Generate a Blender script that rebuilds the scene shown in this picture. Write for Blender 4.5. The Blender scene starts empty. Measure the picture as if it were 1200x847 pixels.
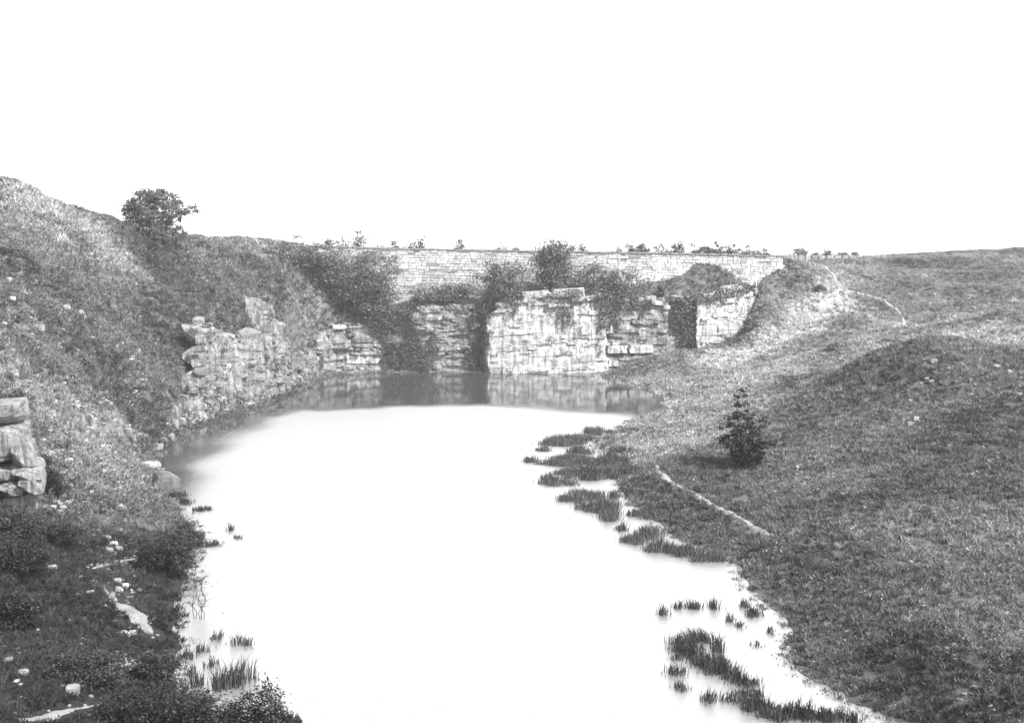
import bpy, math, random
import numpy as np
from mathutils import Vector

# ------------------------------------------------------------------ camera, sky, sun, exposure
scene = bpy.context.scene
C = scene.collection
rng = np.random.default_rng(7)
random.seed(7)
CAM_H = 12.5
F_PX = 1287.0                     # focal length in pixels of a 1200 px wide frame
PITCH = math.atan(123.5 / F_PX)   # horizon sits on row 300 of 847

cd = bpy.data.cameras.new('camera')
cd.sensor_width = 36.0
cd.lens = 36.0 * F_PX / 1200.0
cd.clip_start = 0.1
cd.clip_end = 6000
cam = bpy.data.objects.new('camera', cd)
C.objects.link(cam)
cam.location = (0, 0, CAM_H)
cam.rotation_euler = (math.pi / 2 - PITCH, 0, 0)
scene.camera = cam

SUN_EL, SUN_AZ = math.radians(46), math.radians(128)   # azimuth clockwise from +Y: over the camera's shoulder
world = bpy.data.worlds.new('World')
scene.world = world
world.use_nodes = True
wn, wl = world.node_tree.nodes, world.node_tree.links
wn.clear()
sky = wn.new('ShaderNodeTexSky')
sky.sky_type = 'NISHITA'
sky.sun_disc = False
sky.sun_elevation = SUN_EL
sky.sun_rotation = SUN_AZ
sky.air_density = 1.0
sky.dust_density = 1.5
sky.ozone_density = 1.0
bw = wn.new('ShaderNodeRGBToBW')
bg = wn.new('ShaderNodeBackground')
bg.inputs['Strength'].default_value = 0.125
wo = wn.new('ShaderNodeOutputWorld')
wl.new(sky.outputs[0], bw.inputs[0])
wl.new(bw.outputs[0], bg.inputs['Color'])
wl.new(bg.outputs[0], wo.inputs['Surface'])

sd = bpy.data.lights.new('sun', 'SUN')
sd.energy = 2.6
sd.angle = math.radians(5)
sd.color = (1, 1, 1)
sun = bpy.data.objects.new('sun', sd)
C.objects.link(sun)
sdir = Vector((math.sin(SUN_AZ) * math.cos(SUN_EL), math.cos(SUN_AZ) * math.cos(SUN_EL), math.sin(SUN_EL)))
sun.rotation_euler = (-sdir).to_track_quat('-Z', 'Y').to_euler()

vs = scene.view_settings
vs.view_transform = 'Standard'
vs.look = 'None'
vs.gamma = 1.0
vs.use_curve_mapping = False
vs.exposure = 2.3
scene.cycles.max_bounces = 6
scene.cycles.transparent_max_bounces = 4
scene.cycles.volume_bounces = 2

# ------------------------------------------------------------------ projection helpers
SN, CS = math.sin(PITCH), math.cos(PITCH)
def ray(u, v):
    a = (u - 600.0) / F_PX
    b = (423.5 - v) / F_PX
    return np.array([a, b * SN + CS, b * CS - SN])
def at_depth(u, v, D):
    d = ray(u, v)
    return np.array([0, 0, CAM_H]) + d * (D / d[1])
def at_z(u, v, z=0.0):
    d = ray(u, v)
    return np.array([0, 0, CAM_H]) + d * ((z - CAM_H) / d[2])
def project(P):
    P = np.asarray(P, float)
    dy = P[..., 1]; dz = P[..., 2] - CAM_H
    fwd = dy * CS - dz * SN
    up = dy * SN + dz * CS
    fwd = np.where(fwd < 0.1, 0.1, fwd)
    return 600 + F_PX * P[..., 0] / fwd, 423.5 - F_PX * up / fwd, fwd
def sstep(a, b, x):
    t = np.clip((x - a) / (b - a), 0, 1)
    return t * t * (3 - 2 * t)

# ------------------------------------------------------------------ noise
_perm = np.random.default_rng(3).random((256, 256))
def vnoise(x, y):
    xi = np.floor(x).astype(int); yi = np.floor(y).astype(int)
    fx = x - xi; fy = y - yi
    fx = fx * fx * (3 - 2 * fx); fy = fy * fy * (3 - 2 * fy)
    a = _perm[xi & 255, yi & 255]; b = _perm[(xi + 1) & 255, yi & 255]
    c = _perm[xi & 255, (yi + 1) & 255]; d = _perm[(xi + 1) & 255, (yi + 1) & 255]
    return (a * (1 - fx) + b * fx) * (1 - fy) + (c * (1 - fx) + d * fx) * fy
def fbm(x, y, o=4):
    x = np.asarray(x, float); y = np.asarray(y, float)
    s = 0; w = 0.5; t = 0
    for k in range(o):
        s = s + w * vnoise(x + 17.3 * k, y - 9.1 * k); t += w
        x, y = x * 2.03 * 0.8 - y * 2.03 * 0.6, x * 2.03 * 0.6 + y * 2.03 * 0.8
        w *= 0.5
    return s / t - 0.5

# ------------------------------------------------------------------ mesh and object helpers
def mesh(name, verts, faces, mat=None, smooth=False, attrs=None):
    """faces: (n,3) or (n,4) int array, or list of lists"""
    me = bpy.data.meshes.new(name)
    verts = np.asarray(verts, np.float32).reshape(-1, 3)
    if isinstance(faces, np.ndarray):
        n, k = faces.shape
        me.vertices.add(len(verts)); me.vertices.foreach_set('co', verts.ravel())
        me.loops.add(n * k); me.loops.foreach_set('vertex_index', faces.astype(np.int32).ravel())
        me.polygons.add(n)
        me.polygons.foreach_set('loop_start', np.arange(0, n * k, k, dtype=np.int32))
        me.update(calc_edges=True); me.validate()
    else:
        me.from_pydata(verts.tolist(), [], faces); me.update()
    if smooth:
        me.polygons.foreach_set('use_smooth', np.ones(len(me.polygons), bool))
    else:
        me.polygons.foreach_set('use_smooth', np.zeros(len(me.polygons), bool))
    for k, arr in (attrs or {}).items():
        at = me.attributes.new(k, 'FLOAT', 'POINT')
        at.data.foreach_set('value', np.asarray(arr, np.float32))
    if mat: me.materials.append(mat)
    return me
def tag(o, label=None, cat=None, group=None, kind=None):
    if label: o['label'] = label
    if cat: o['category'] = cat
    if group: o['group'] = group
    if kind: o['kind'] = kind
    return o
def obj(name, me, parent=None, loc=(0, 0, 0), rot=(0, 0, 0), scl=(1, 1, 1)):
    o = bpy.data.objects.new(name, me)
    C.objects.link(o)
    o.location = [float(q) for q in loc]; o.rotation_euler = [float(q) for q in rot]; o.scale = [float(q) for q in scl]
    if parent: o.parent = parent
    return o
def empty(name, loc, rz=0):
    o = bpy.data.objects.new(name, None)
    o.empty_display_size = 0.2
    C.objects.link(o)
    o.location = [float(q) for q in loc]; o.rotation_euler = (0, 0, rz)
    return o

# ------------------------------------------------------------------ materials (all neutral greys: a black-and-white plate)
def newmat(name):
    m = bpy.data.materials.new(name); m.use_nodes = True
    nt = m.node_tree
    p = nt.nodes['Principled BSDF']
    p.inputs['Roughness'].default_value = 0.9
    p.inputs['Specular IOR Level'].default_value = 0.15
    return m, nt, p
def N(nt, t, **kw):
    n = nt.nodes.new(t)
    for k, v in kw.items():
        if k in n.inputs: n.inputs[k].default_value = v
        else: setattr(n, k, v)
    return n
def math_node(nt, op, a, b=None, c=None):
    n = nt.nodes.new('ShaderNodeMath'); n.operation = op
    for i, q in enumerate((a, b, c)):
        if q is None: continue
        if isinstance(q, (int, float)): n.inputs[i].default_value = q
        else: nt.links.new(q, n.inputs[i])
    return n.outputs[0]
def noise_node(nt, scale, detail=4, rough=0.6, coord=None, dist=0.0):
    n = N(nt, 'ShaderNodeTexNoise')
    n.inputs['Scale'].default_value = scale; n.inputs['Detail'].default_value = detail
    n.inputs['Roughness'].default_value = rough; n.inputs['Distortion'].default_value = dist
    if coord is not None: nt.links.new(coord, n.inputs['Vector'])
    return n.outputs[0]
def ramp(nt, fac, stops):
    r = nt.nodes.new('ShaderNodeValToRGB')
    e = r.color_ramp.elements
    while len(e) < len(stops): e.new(0.5)
    for i, (p, c) in enumerate(stops):
        e[i].position = p; e[i].color = (c, c, c, 1)
    nt.links.new(fac, r.inputs[0])
    return r.outputs[0]

def mat_leaf(name, lo, hi, trans=0.25):
    m, nt, p = newmat(name)
    g = N(nt, 'ShaderNodeNewGeometry')
    c0 = ramp(nt, g.outputs['Random Per Island'], [(0, lo), (0.75, (lo + hi) / 2), (1, hi)])
    pv_ = math_node(nt, 'MULTIPLY_ADD', noise_node(nt, 1.3, 3, 0.6, g.outputs['Position']), 1.8, 0.1)
    ml = N(nt, 'ShaderNodeMix'); ml.data_type = 'RGBA'; ml.blend_type = 'MULTIPLY'; ml.inputs[0].default_value = 1
    nt.links.new(c0, ml.inputs[6]); nt.links.new(pv_, ml.inputs[7]); c = ml.outputs[2]
    nt.links.new(c, p.inputs['Base Color'])
    p.inputs['Roughness'].default_value = 0.6
    p.inputs['Specular IOR Level'].default_value = 0.3
    t = N(nt, 'ShaderNodeBsdfTranslucent'); nt.links.new(c, t.inputs['Color'])
    mx = N(nt, 'ShaderNodeMixShader'); mx.inputs[0].default_value = trans
    nt.links.new(p.outputs[0], mx.inputs[1]); nt.links.new(t.outputs[0], mx.inputs[2])
    nt.links.new(mx.outputs[0], nt.nodes['Material Output'].inputs['Surface'])
    return m
def mat_grass():
    m, nt, p = newmat('grass_blades')
    a = N(nt, 'ShaderNodeAttribute'); a.attribute_type = 'INSTANCER'; a.attribute_name = 'tone'
    g = N(nt, 'ShaderNodeNewGeometry')
    v = math_node(nt, 'MULTIPLY', a.outputs['Fac'], math_node(nt, 'MULTIPLY_ADD', g.outputs['Random Per Island'], 1.3, 0.35))
    cb = N(nt, 'ShaderNodeCombineColor')
    for i in range(3): nt.links.new(v, cb.inputs[i])
    nt.links.new(cb.outputs[0], p.inputs['Base Color'])
    t = N(nt, 'ShaderNodeBsdfTranslucent'); nt.links.new(cb.outputs[0], t.inputs['Color'])
    mx = N(nt, 'ShaderNodeMixShader'); mx.inputs[0].default_value = 0.25
    nt.links.new(p.outputs[0], mx.inputs[1]); nt.links.new(t.outputs[0], mx.inputs[2])
    nt.links.new(mx.outputs[0], nt.nodes['Material Output'].inputs['Surface'])
    return m
def mat_rock(name, lo, mid, hi, scale=1.0, stain=0.5, vary=0.4):
    m, nt, p = newmat(name)
    tc = N(nt, 'ShaderNodeNewGeometry').outputs['Position']
    n1 = noise_node(nt, 0.9 * scale, 6, 0.65, tc, 0.3)
    mp = N(nt, 'ShaderNodeMapping'); mp.inputs['Scale'].default_value = (2.2, 2.2, 0.26)
    nt.links.new(tc, mp.inputs['Vector'])
    streak = noise_node(nt, 1.1 * scale, 5, 0.6, mp.outputs[0])
    c1 = ramp(nt, n1, [(0.3, lo), (0.5, mid), (0.68, hi)])
    st = ramp(nt, streak, [(0.38, 1.0 - stain), (0.55, 1.0)])
    oi = N(nt, 'ShaderNodeObjectInfo'); gi = N(nt, 'ShaderNodeNewGeometry')
    r = math_node(nt, 'FRACT', math_node(nt, 'ADD', oi.outputs['Random'], gi.outputs['Random Per Island']))
    rv = math_node(nt, 'MULTIPLY_ADD', r, vary, 1.0 - vary * 0.6)
    f = N(nt, 'ShaderNodeMix'); f.data_type = 'RGBA'; f.blend_type = 'MULTIPLY'; f.inputs[0].default_value = 1
    nt.links.new(c1, f.inputs[6]); nt.links.new(st, f.inputs[7])
    f2 = N(nt, 'ShaderNodeMix'); f2.data_type = 'RGBA'; f2.blend_type = 'MULTIPLY'; f2.inputs[0].default_value = 1
    nt.links.new(f.outputs[2], f2.inputs[6]); nt.links.new(rv, f2.inputs[7])
    nt.links.new(f2.outputs[2], p.inputs['Base Color'])
    wob = N(nt, 'ShaderNodeVectorMath'); wob.operation = 'MULTIPLY_ADD'
    nz = N(nt, 'ShaderNodeTexNoise'); nz.inputs['Scale'].default_value = 1.2; nt.links.new(tc, nz.inputs['Vector'])
    nt.links.new(nz.outputs[1], wob.inputs[0]); wob.inputs[1].default_value = (0.7, 0.7, 0.5); nt.links.new(tc, wob.inputs[2])
    mp2 = N(nt, 'ShaderNodeMapping'); mp2.inputs['Scale'].default_value = (0.55 * scale, 0.55 * scale, 1.9 * scale)
    nt.links.new(wob.outputs[0], mp2.inputs['Vector'])
    vo = N(nt, 'ShaderNodeTexVoronoi'); vo.feature = 'DISTANCE_TO_EDGE'; vo.inputs['Scale'].default_value = 1.0
    nt.links.new(mp2.outputs[0], vo.inputs['Vector'])
    cr = ramp(nt, math_node(nt, 'ADD', vo.outputs['Distance'], ramp(nt, noise_node(nt, 0.8, 4, 0.6, tc), [(0.42, 0.0), (0.56, 0.2)])), [(0.0, 0.25), (0.06, 1.0)])
    f3 = N(nt, 'ShaderNodeMix'); f3.data_type = 'RGBA'; f3.blend_type = 'MULTIPLY'; f3.inputs[0].default_value = 1
    nt.links.new(f2.outputs[2], f3.inputs[6]); nt.links.new(cr, f3.inputs[7]); nt.links.new(f3.outputs[2], p.inputs['Base Color'])
    b = N(nt, 'ShaderNodeBump'); b.inputs['Strength'].default_value = 0.8; b.inputs['Distance'].default_value = 0.15
    n2 = noise_node(nt, 4.5 * scale, 6, 0.7, tc)
    nt.links.new(n2, b.inputs['Height']); nt.links.new(b.outputs[0], p.inputs['Normal'])
    return m
def mat_wallstone():
    m, nt, p = newmat('wall_stone')
    tc = N(nt, 'ShaderNodeNewGeometry').outputs['Position']
    oi = N(nt, 'ShaderNodeObjectInfo'); gi = N(nt, 'ShaderNodeNewGeometry')
    r = math_node(nt, 'FRACT', math_node(nt, 'ADD', oi.outputs['Random'], gi.outputs['Random Per Island']))
    c = ramp(nt, r, [(0.0, 0.13), (0.08, 0.22), (0.4, 0.28), (1.0, 0.35)])
    n1 = noise_node(nt, 0.5, 5, 0.6, tc)
    c2 = ramp(nt, n1, [(0.35, 0.72), (0.6, 1.0)])
    f = N(nt, 'ShaderNodeMix'); f.data_type = 'RGBA'; f.blend_type = 'MULTIPLY'; f.inputs[0].default_value = 1
    nt.links.new(c, f.inputs[6]); nt.links.new(c2, f.inputs[7])
    nt.links.new(f.outputs[2], p.inputs['Base Color'])
    b = N(nt, 'ShaderNodeBump'); b.inputs['Strength'].default_value = 0.5; b.inputs['Distance'].default_value = 0.05
    nt.links.new(noise_node(nt, 9, 5, 0.7, tc), b.inputs['Height']); nt.links.new(b.outputs[0], p.inputs['Normal'])
    return m
def mat_plain(name, lo, hi, scale=3, bump=0.4):
    m, nt, p = newmat(name)
    tc = N(nt, 'ShaderNodeNewGeometry').outputs['Position']
    nt.links.new(ramp(nt, noise_node(nt, scale, 6, 0.65, tc), [(0.3, lo), (0.7, hi)]), p.inputs['Base Color'])
    b = N(nt, 'ShaderNodeBump'); b.inputs['Strength'].default_value = bump; b.inputs['Distance'].default_value = 0.08
    nt.links.new(noise_node(nt, scale * 4, 6, 0.7, tc), b.inputs['Height']); nt.links.new(b.outputs[0], p.inputs['Normal'])
    return m
def mat_terrain():
    m, nt, p = newmat('turf_and_soil')
    tc = N(nt, 'ShaderNodeNewGeometry').outputs['Position']
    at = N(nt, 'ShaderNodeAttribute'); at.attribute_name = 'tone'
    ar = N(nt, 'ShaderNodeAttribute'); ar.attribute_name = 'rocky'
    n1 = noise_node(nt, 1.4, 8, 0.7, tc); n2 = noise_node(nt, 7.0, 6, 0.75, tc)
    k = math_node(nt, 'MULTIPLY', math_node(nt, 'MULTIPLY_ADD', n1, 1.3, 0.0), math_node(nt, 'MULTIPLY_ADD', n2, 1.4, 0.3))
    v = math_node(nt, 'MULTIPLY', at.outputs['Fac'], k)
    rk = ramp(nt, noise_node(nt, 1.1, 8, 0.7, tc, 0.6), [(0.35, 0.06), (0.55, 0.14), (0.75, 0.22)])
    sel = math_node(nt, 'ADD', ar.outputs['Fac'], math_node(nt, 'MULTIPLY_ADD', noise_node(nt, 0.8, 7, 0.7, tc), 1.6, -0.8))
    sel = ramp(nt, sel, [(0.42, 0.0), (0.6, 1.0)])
    mx = N(nt, 'ShaderNodeMix'); mx.data_type = 'FLOAT'
    nt.links.new(sel, mx.inputs[0]); nt.links.new(v, mx.inputs[2]); nt.links.new(rk, mx.inputs[3])
    cb = N(nt, 'ShaderNodeCombineColor')
    for i in range(3): nt.links.new(mx.outputs[0], cb.inputs[i])
    nt.links.new(cb.outputs[0], p.inputs['Base Color'])
    b = N(nt, 'ShaderNodeBump'); b.inputs['Strength'].default_value = 0.8; b.inputs['Distance'].default_value = 0.15
    nt.links.new(noise_node(nt, 5, 8, 0.75, tc), b.inputs['Height']); nt.links.new(b.outputs[0], p.inputs['Normal'])
    return m
def mat_water():
    m, nt, p = newmat('pond_water')
    nt.nodes.remove(p)
    tc = N(nt, 'ShaderNodeNewGeometry').outputs['Position']
    ar = N(nt, 'ShaderNodeAttribute'); ar.attribute_name = 'ripple'
    rp = ar.outputs['Fac']
    d = N(nt, 'ShaderNodeBsdfDiffuse'); d.inputs['Color'].default_value = (0.03, 0.03, 0.03, 1)
    g = N(nt, 'ShaderNodeBsdfGlossy'); g.inputs['Color'].default_value = (0.95, 0.95, 0.95, 1)
    nt.links.new(math_node(nt, 'MULTIPLY_ADD', rp, 0.36, 0.06), g.inputs['Roughness'])
    b = N(nt, 'ShaderNodeBump'); b.inputs['Distance'].default_value = 0.05
    nt.links.new(math_node(nt, 'MULTIPLY_ADD', rp, 0.8, 0.03), b.inputs['Strength'])
    nt.links.new(noise_node(nt, 2.6, 3, 0.5, tc), b.inputs['Height'])
    nt.links.new(b.outputs[0], g.inputs['Normal'])
    fr = N(nt, 'ShaderNodeFresnel'); fr.inputs['IOR'].default_value = 1.4
    mx = N(nt, 'ShaderNodeMixShader')
    calm = math_node(nt, 'MULTIPLY_ADD', fr.outputs[0], 0.85, 0.08); windy = math_node(nt, 'MULTIPLY_ADD', fr.outputs[0], 0.27, 0.7)
    mf = N(nt, 'ShaderNodeMix'); mf.data_type = 'FLOAT'; nt.links.new(rp, mf.inputs[0]); nt.links.new(calm, mf.inputs[2]); nt.links.new(windy, mf.inputs[3])
    nt.links.new(mf.outputs[0], mx.inputs[0]); nt.links.new(d.outputs[0], mx.inputs[1]); nt.links.new(g.outputs[0], mx.inputs[2])
    nt.links.new(mx.outputs[0], nt.nodes['Material Output'].inputs['Surface'])
    return m

M = dict(
    grass=mat_grass(), terrain=mat_terrain(), water=mat_water(),
    leaf_dark=mat_leaf('leaf_dark', 0.005, 0.028), leaf_mid=mat_leaf('leaf_mid', 0.014, 0.055), leaf_far_hazed=mat_leaf('leaf_far_hazed', 0.06, 0.13),  # far foliage paled: distance haze is put into its colour
    ivy=mat_leaf('leaf_ivy', 0.045, 0.095), reed=mat_leaf('reed_blade', 0.008, 0.035, 0.15), reed_pale=mat_leaf('marsh_grass', 0.02, 0.085, 0.2),
    bark=mat_plain('bark', 0.025, 0.06, 8), pale_wood=mat_plain('weathered_wood', 0.25, 0.4, 6),
    rock_white=mat_rock('limestone_clean', 0.16, 0.29, 0.4, 1.3, 0.55, 0.2), rock_grey=mat_rock('limestone_weathered', 0.06, 0.14, 0.23, 1.3, 0.5, 0.3),
    rock_pale=mat_rock('limestone_bed', 0.08, 0.18, 0.28, 2.6, 0.5, 0.3), rock_back=mat_rock('limestone_joint', 0.05, 0.1, 0.15, 1.0, 0.5), wall=mat_wallstone(), mortar=mat_plain('mortar', 0.19, 0.28, 2),
    coping=mat_plain('coping_stone', 0.08, 0.15, 1.5), path=mat_plain('trodden_earth', 0.08, 0.18, 2.5), path_pale=mat_plain('trodden_limestone', 0.12, 0.25, 2.5), scree=mat_rock('scree', 0.1, 0.2, 0.3, 1.5, 0.2))

# ------------------------------------------------------------------ water outline (on z = 0)
SHORE_PX = [(420, 930), (330, 880), (255, 845), (210, 805), (200, 772), (204, 735), (208, 712), (216, 680), (226, 655), (232, 630), (214, 605),
            (192, 586), (180, 564), (172, 545), (186, 530), (205, 515), (222, 502), (262, 488), (318, 470), (350, 456), (374, 442),
            (405, 437), (480, 436.5), (568, 436), (640, 437), (704, 438), (722, 447), (760, 456), (788, 466), (786, 478), (756, 488), (728, 503), (700, 516),
            (705, 530), (738, 546), (724, 570), (736, 592), (775, 615), (828, 648), (864, 668), (882, 690), (914, 714), (936, 745),
            (930, 764), (946, 786), (985, 812), (1040, 847), (1110, 895), (1120, 930)]
SHORE = np.array([at_z(u, v)[:2] for u, v in SHORE_PX])
SHORE = np.vstack([SHORE, [[10.5, 19.5], [4, 17.5], [-4, 18.5]]])
def seg_dist(px, py, poly, closed=True):
    best = np.full(px.shape, 1e9)
    n = len(poly)
    for i in range(n if closed else n - 1):
        a = poly[i]; b = poly[(i + 1) % n]
        d = b - a; L = d @ d
        t = np.clip(((px - a[0]) * d[0] + (py - a[1]) * d[1]) / L, 0, 1)
        best = np.minimum(best, np.hypot(px - a[0] - t * d[0], py - a[1] - t * d[1]))
    return best
def in_poly(px, py, poly):
    ins = np.zeros(px.shape, bool)
    n = len(poly)
    for i in range(n):
        a = poly[i]; b = poly[(i + 1) % n]
        c = ((a[1] > py) != (b[1] > py)) & (px < (b[0] - a[0]) * (py - a[1]) / (b[1] - a[1] + 1e-12) + a[0])
        ins ^= c
    return ins

# ------------------------------------------------------------------ terrain control points (pixel, pixel, metres away)
SHARED = [
    # rough slope on the pond's long side
    (0, 216, 92), (60, 242, 95), (140, 262, 100), (190, 282, 104), (250, 287, 110), (330, 294, 118),
    (0, 300, 78), (0, 400, 62), (0, 470, 52), (0, 540, 47), (0, 600, 42), (0, 640, 38), (0, 700, 33), (0, 760, 30.5), (0, 847, 24.5),
    (100, 400, 73), (100, 330, 86), (60, 300, 86), (150, 470, 75), (150, 300, 97), (200, 400, 86), (200, 330, 99), (250, 350, 95), (250, 320, 101),
    (200, 450, 79), (260, 400, 88), (260, 440, 86.5), (300, 340, 103), (300, 310, 113), (300, 390, 95.5), (320, 420, 97.5), (345, 330, 110.5), (345, 385, 107),
    (100, 600, 47), (100, 660, 41), (150, 700, 37.3), (50, 750, 31.7), (130, 800, 30), (50, 830, 27.3), (60, 560, 52), (120, 540, 59),
    (60, 500, 58), (100, 470, 66), (50, 430, 64), (150, 600, 49), (180, 660, 42.5),
    # far flat and the hillside behind
    (860, 440, 105), (900, 430, 108), (820, 440, 110), (900, 400, 118), (960, 412, 110), (1010, 425, 100), (950, 442, 92), (880, 457, 94),
    (900, 350, 124.5), (900, 322, 127.5), (960, 316, 130), (960, 370, 122), (990, 342, 126), (1060, 380, 116), (1060, 345, 130), (1100, 322, 142),
    (1000, 311, 140), (1040, 306, 150), (1120, 301, 155), (1200, 296, 160), (1300, 288, 165), (1200, 350, 122), (1160, 390, 98), (1250, 390, 95), (1300, 350, 120),
    # mound
    (1100, 394, 69), (1040, 407, 70.5), (980, 435, 73), (925, 465, 76), (880, 478, 77), (1160, 406, 69), (1220, 414, 66), (1300, 410, 64),
    (1000, 500, 63), (1100, 500, 60), (1100, 600, 45.5), (1200, 500, 56), (1200, 600, 44.5), (1040, 450, 68), (1120, 450, 66), (940, 500, 67),
    (900, 560, 57.5), (860, 545, 60), (800, 528, 66), (765, 545, 61.3), (905, 630, 43.5), (1000, 640, 42), (1000, 700, 36), (1100, 740, 32.4),
    (1200, 740, 32), (1200, 847, 25.4), (1050, 780, 30), (830, 600, 49.5), (960, 570, 53), (1300, 650, 40), (1300, 800, 27)]
LOWER = [(740, 428, 117), (780, 418, 119), (820, 411, 121.5), (850, 392, 123), (800, 448, 106), (725, 440, 114)]
UPPER = [(385, 360, 119), (440, 355, 121), (500, 350, 121), (560, 352, 121.5), (640, 340, 121), (700, 340, 121.5), (770, 345, 122.5), (790, 340, 123),
         (800, 333, 123), (815, 318, 124), (835, 308, 124.5), (870, 316, 125.5), (910, 305, 128), (850, 328, 124.5), (350, 300, 120), (380, 305, 121)]
WORLDPTS = [(-60, 112, 12.8), (-60, 140, 12), (-44, 128, 11), (-44, 118, 11.6), (-54, 100, 15), (-52, 60, 17), (-40, 40, 12), (-28, 25, 7), (-20, 10, 10), (0, 0, 10.8), (0, 6, 9.2), (12, 4, 9), (26, 16, 3.5),
            (45, 40, 5), (60, 60, 7.5), (80, 100, 8), (95, 150, 12.6), (0, 150, 11.4), (-40, 160, 11.6), (60, 200, 11.6), (-60, 200, 11.5), (0, 220, 11.4), (32, 150, 11.2), (45, 165, 11.6), (34, 136, 11.0),
            (15, 133, 11), (-20, 133, 11), (25, 133, 11), (27, 78, 3.0), (36, 76, 3.2), (20, 84, 1.4), (45, 77, 4.0), (32, 92, 3.2), (-80, 90, 14), (-90, 40, 15), (-15, 20, 5.5), (-80, 150, 14)]
def rbf_fit(pts):
    pts = np.asarray(pts, float)
    X = pts[:, :2]; z = pts[:, 2]
    r2 = ((X[:, None] - X[None]) ** 2).sum(-1)
    A = -np.sqrt(r2 + 4.0)
    n = len(X)
    Mx = np.zeros((n + 1, n + 1)); Mx[:n, :n] = A + np.eye(n) * 0.4; Mx[:n, n] = 1; Mx[n, :n] = 1
    w = np.linalg.solve(Mx, np.append(z, 0))
    return X, w
def rbf_eval(fit, x, y):
    X, w = fit
    out = np.full(x.shape, w[-1])
    for (a, b), k in zip(X, w[:-1]):
        out = out - k * np.sqrt((x - a) ** 2 + (y - b) ** 2 + 4.0)
    return out
shore_pts = [(a, b, 0.1) for a, b in SHORE[::2]]
back_shore = [q for q in shore_pts if q[1] > 110]
P_sh = [tuple(at_depth(*q)) for q in SHARED]
fitA = rbf_fit(P_sh + [tuple(at_depth(*q)) for q in LOWER] + WORLDPTS + shore_pts)
fitB = rbf_fit(P_sh + [tuple(at_depth(*q)) for q in UPPER] + WORLDPTS + [q for q in shore_pts if q[1] < 110])

# back cliff line in plan: (pixel column, metres away, pixel row of rock top, pixel row where talus meets the face)
CL = [(372, 114.5, 392, 470), (392, 117.2, 384, 470), (440, 118.6, 378, 470), (470, 118.8, 366, 470), (500, 118.2, 360, 470), (530, 118.8, 358, 470), (562, 118.8, 366, 470), (573, 117.2, 368, 470),
      (600, 116.9, 352, 470), (640, 117.0, 347, 470), (690, 117.2, 345, 470), (704, 117.6, 346, 440), (740, 118.8, 352, 425), (780, 119.6, 354, 414), (785, 120.5, 353, 413), (814, 121.2, 350, 412),
      (818, 120.6, 349, 412), (850, 121.8, 342, 404), (868, 123.0, 338, 392), (882, 125.0, 338, 365), (896, 127.0, 345, 348)]
cl_x = np.array([at_depth(u, 400, D)[0] for u, D, a, b in CL]); cl_y = np.array([D for u, D, a, b in CL])
cl_top = np.array([at_depth(u, a, D)[2] for u, D, a, b in CL]); cl_bot = np.array([max(at_depth(u, b, D)[2], -0.7) for u, D, a, b in CL])

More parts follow.
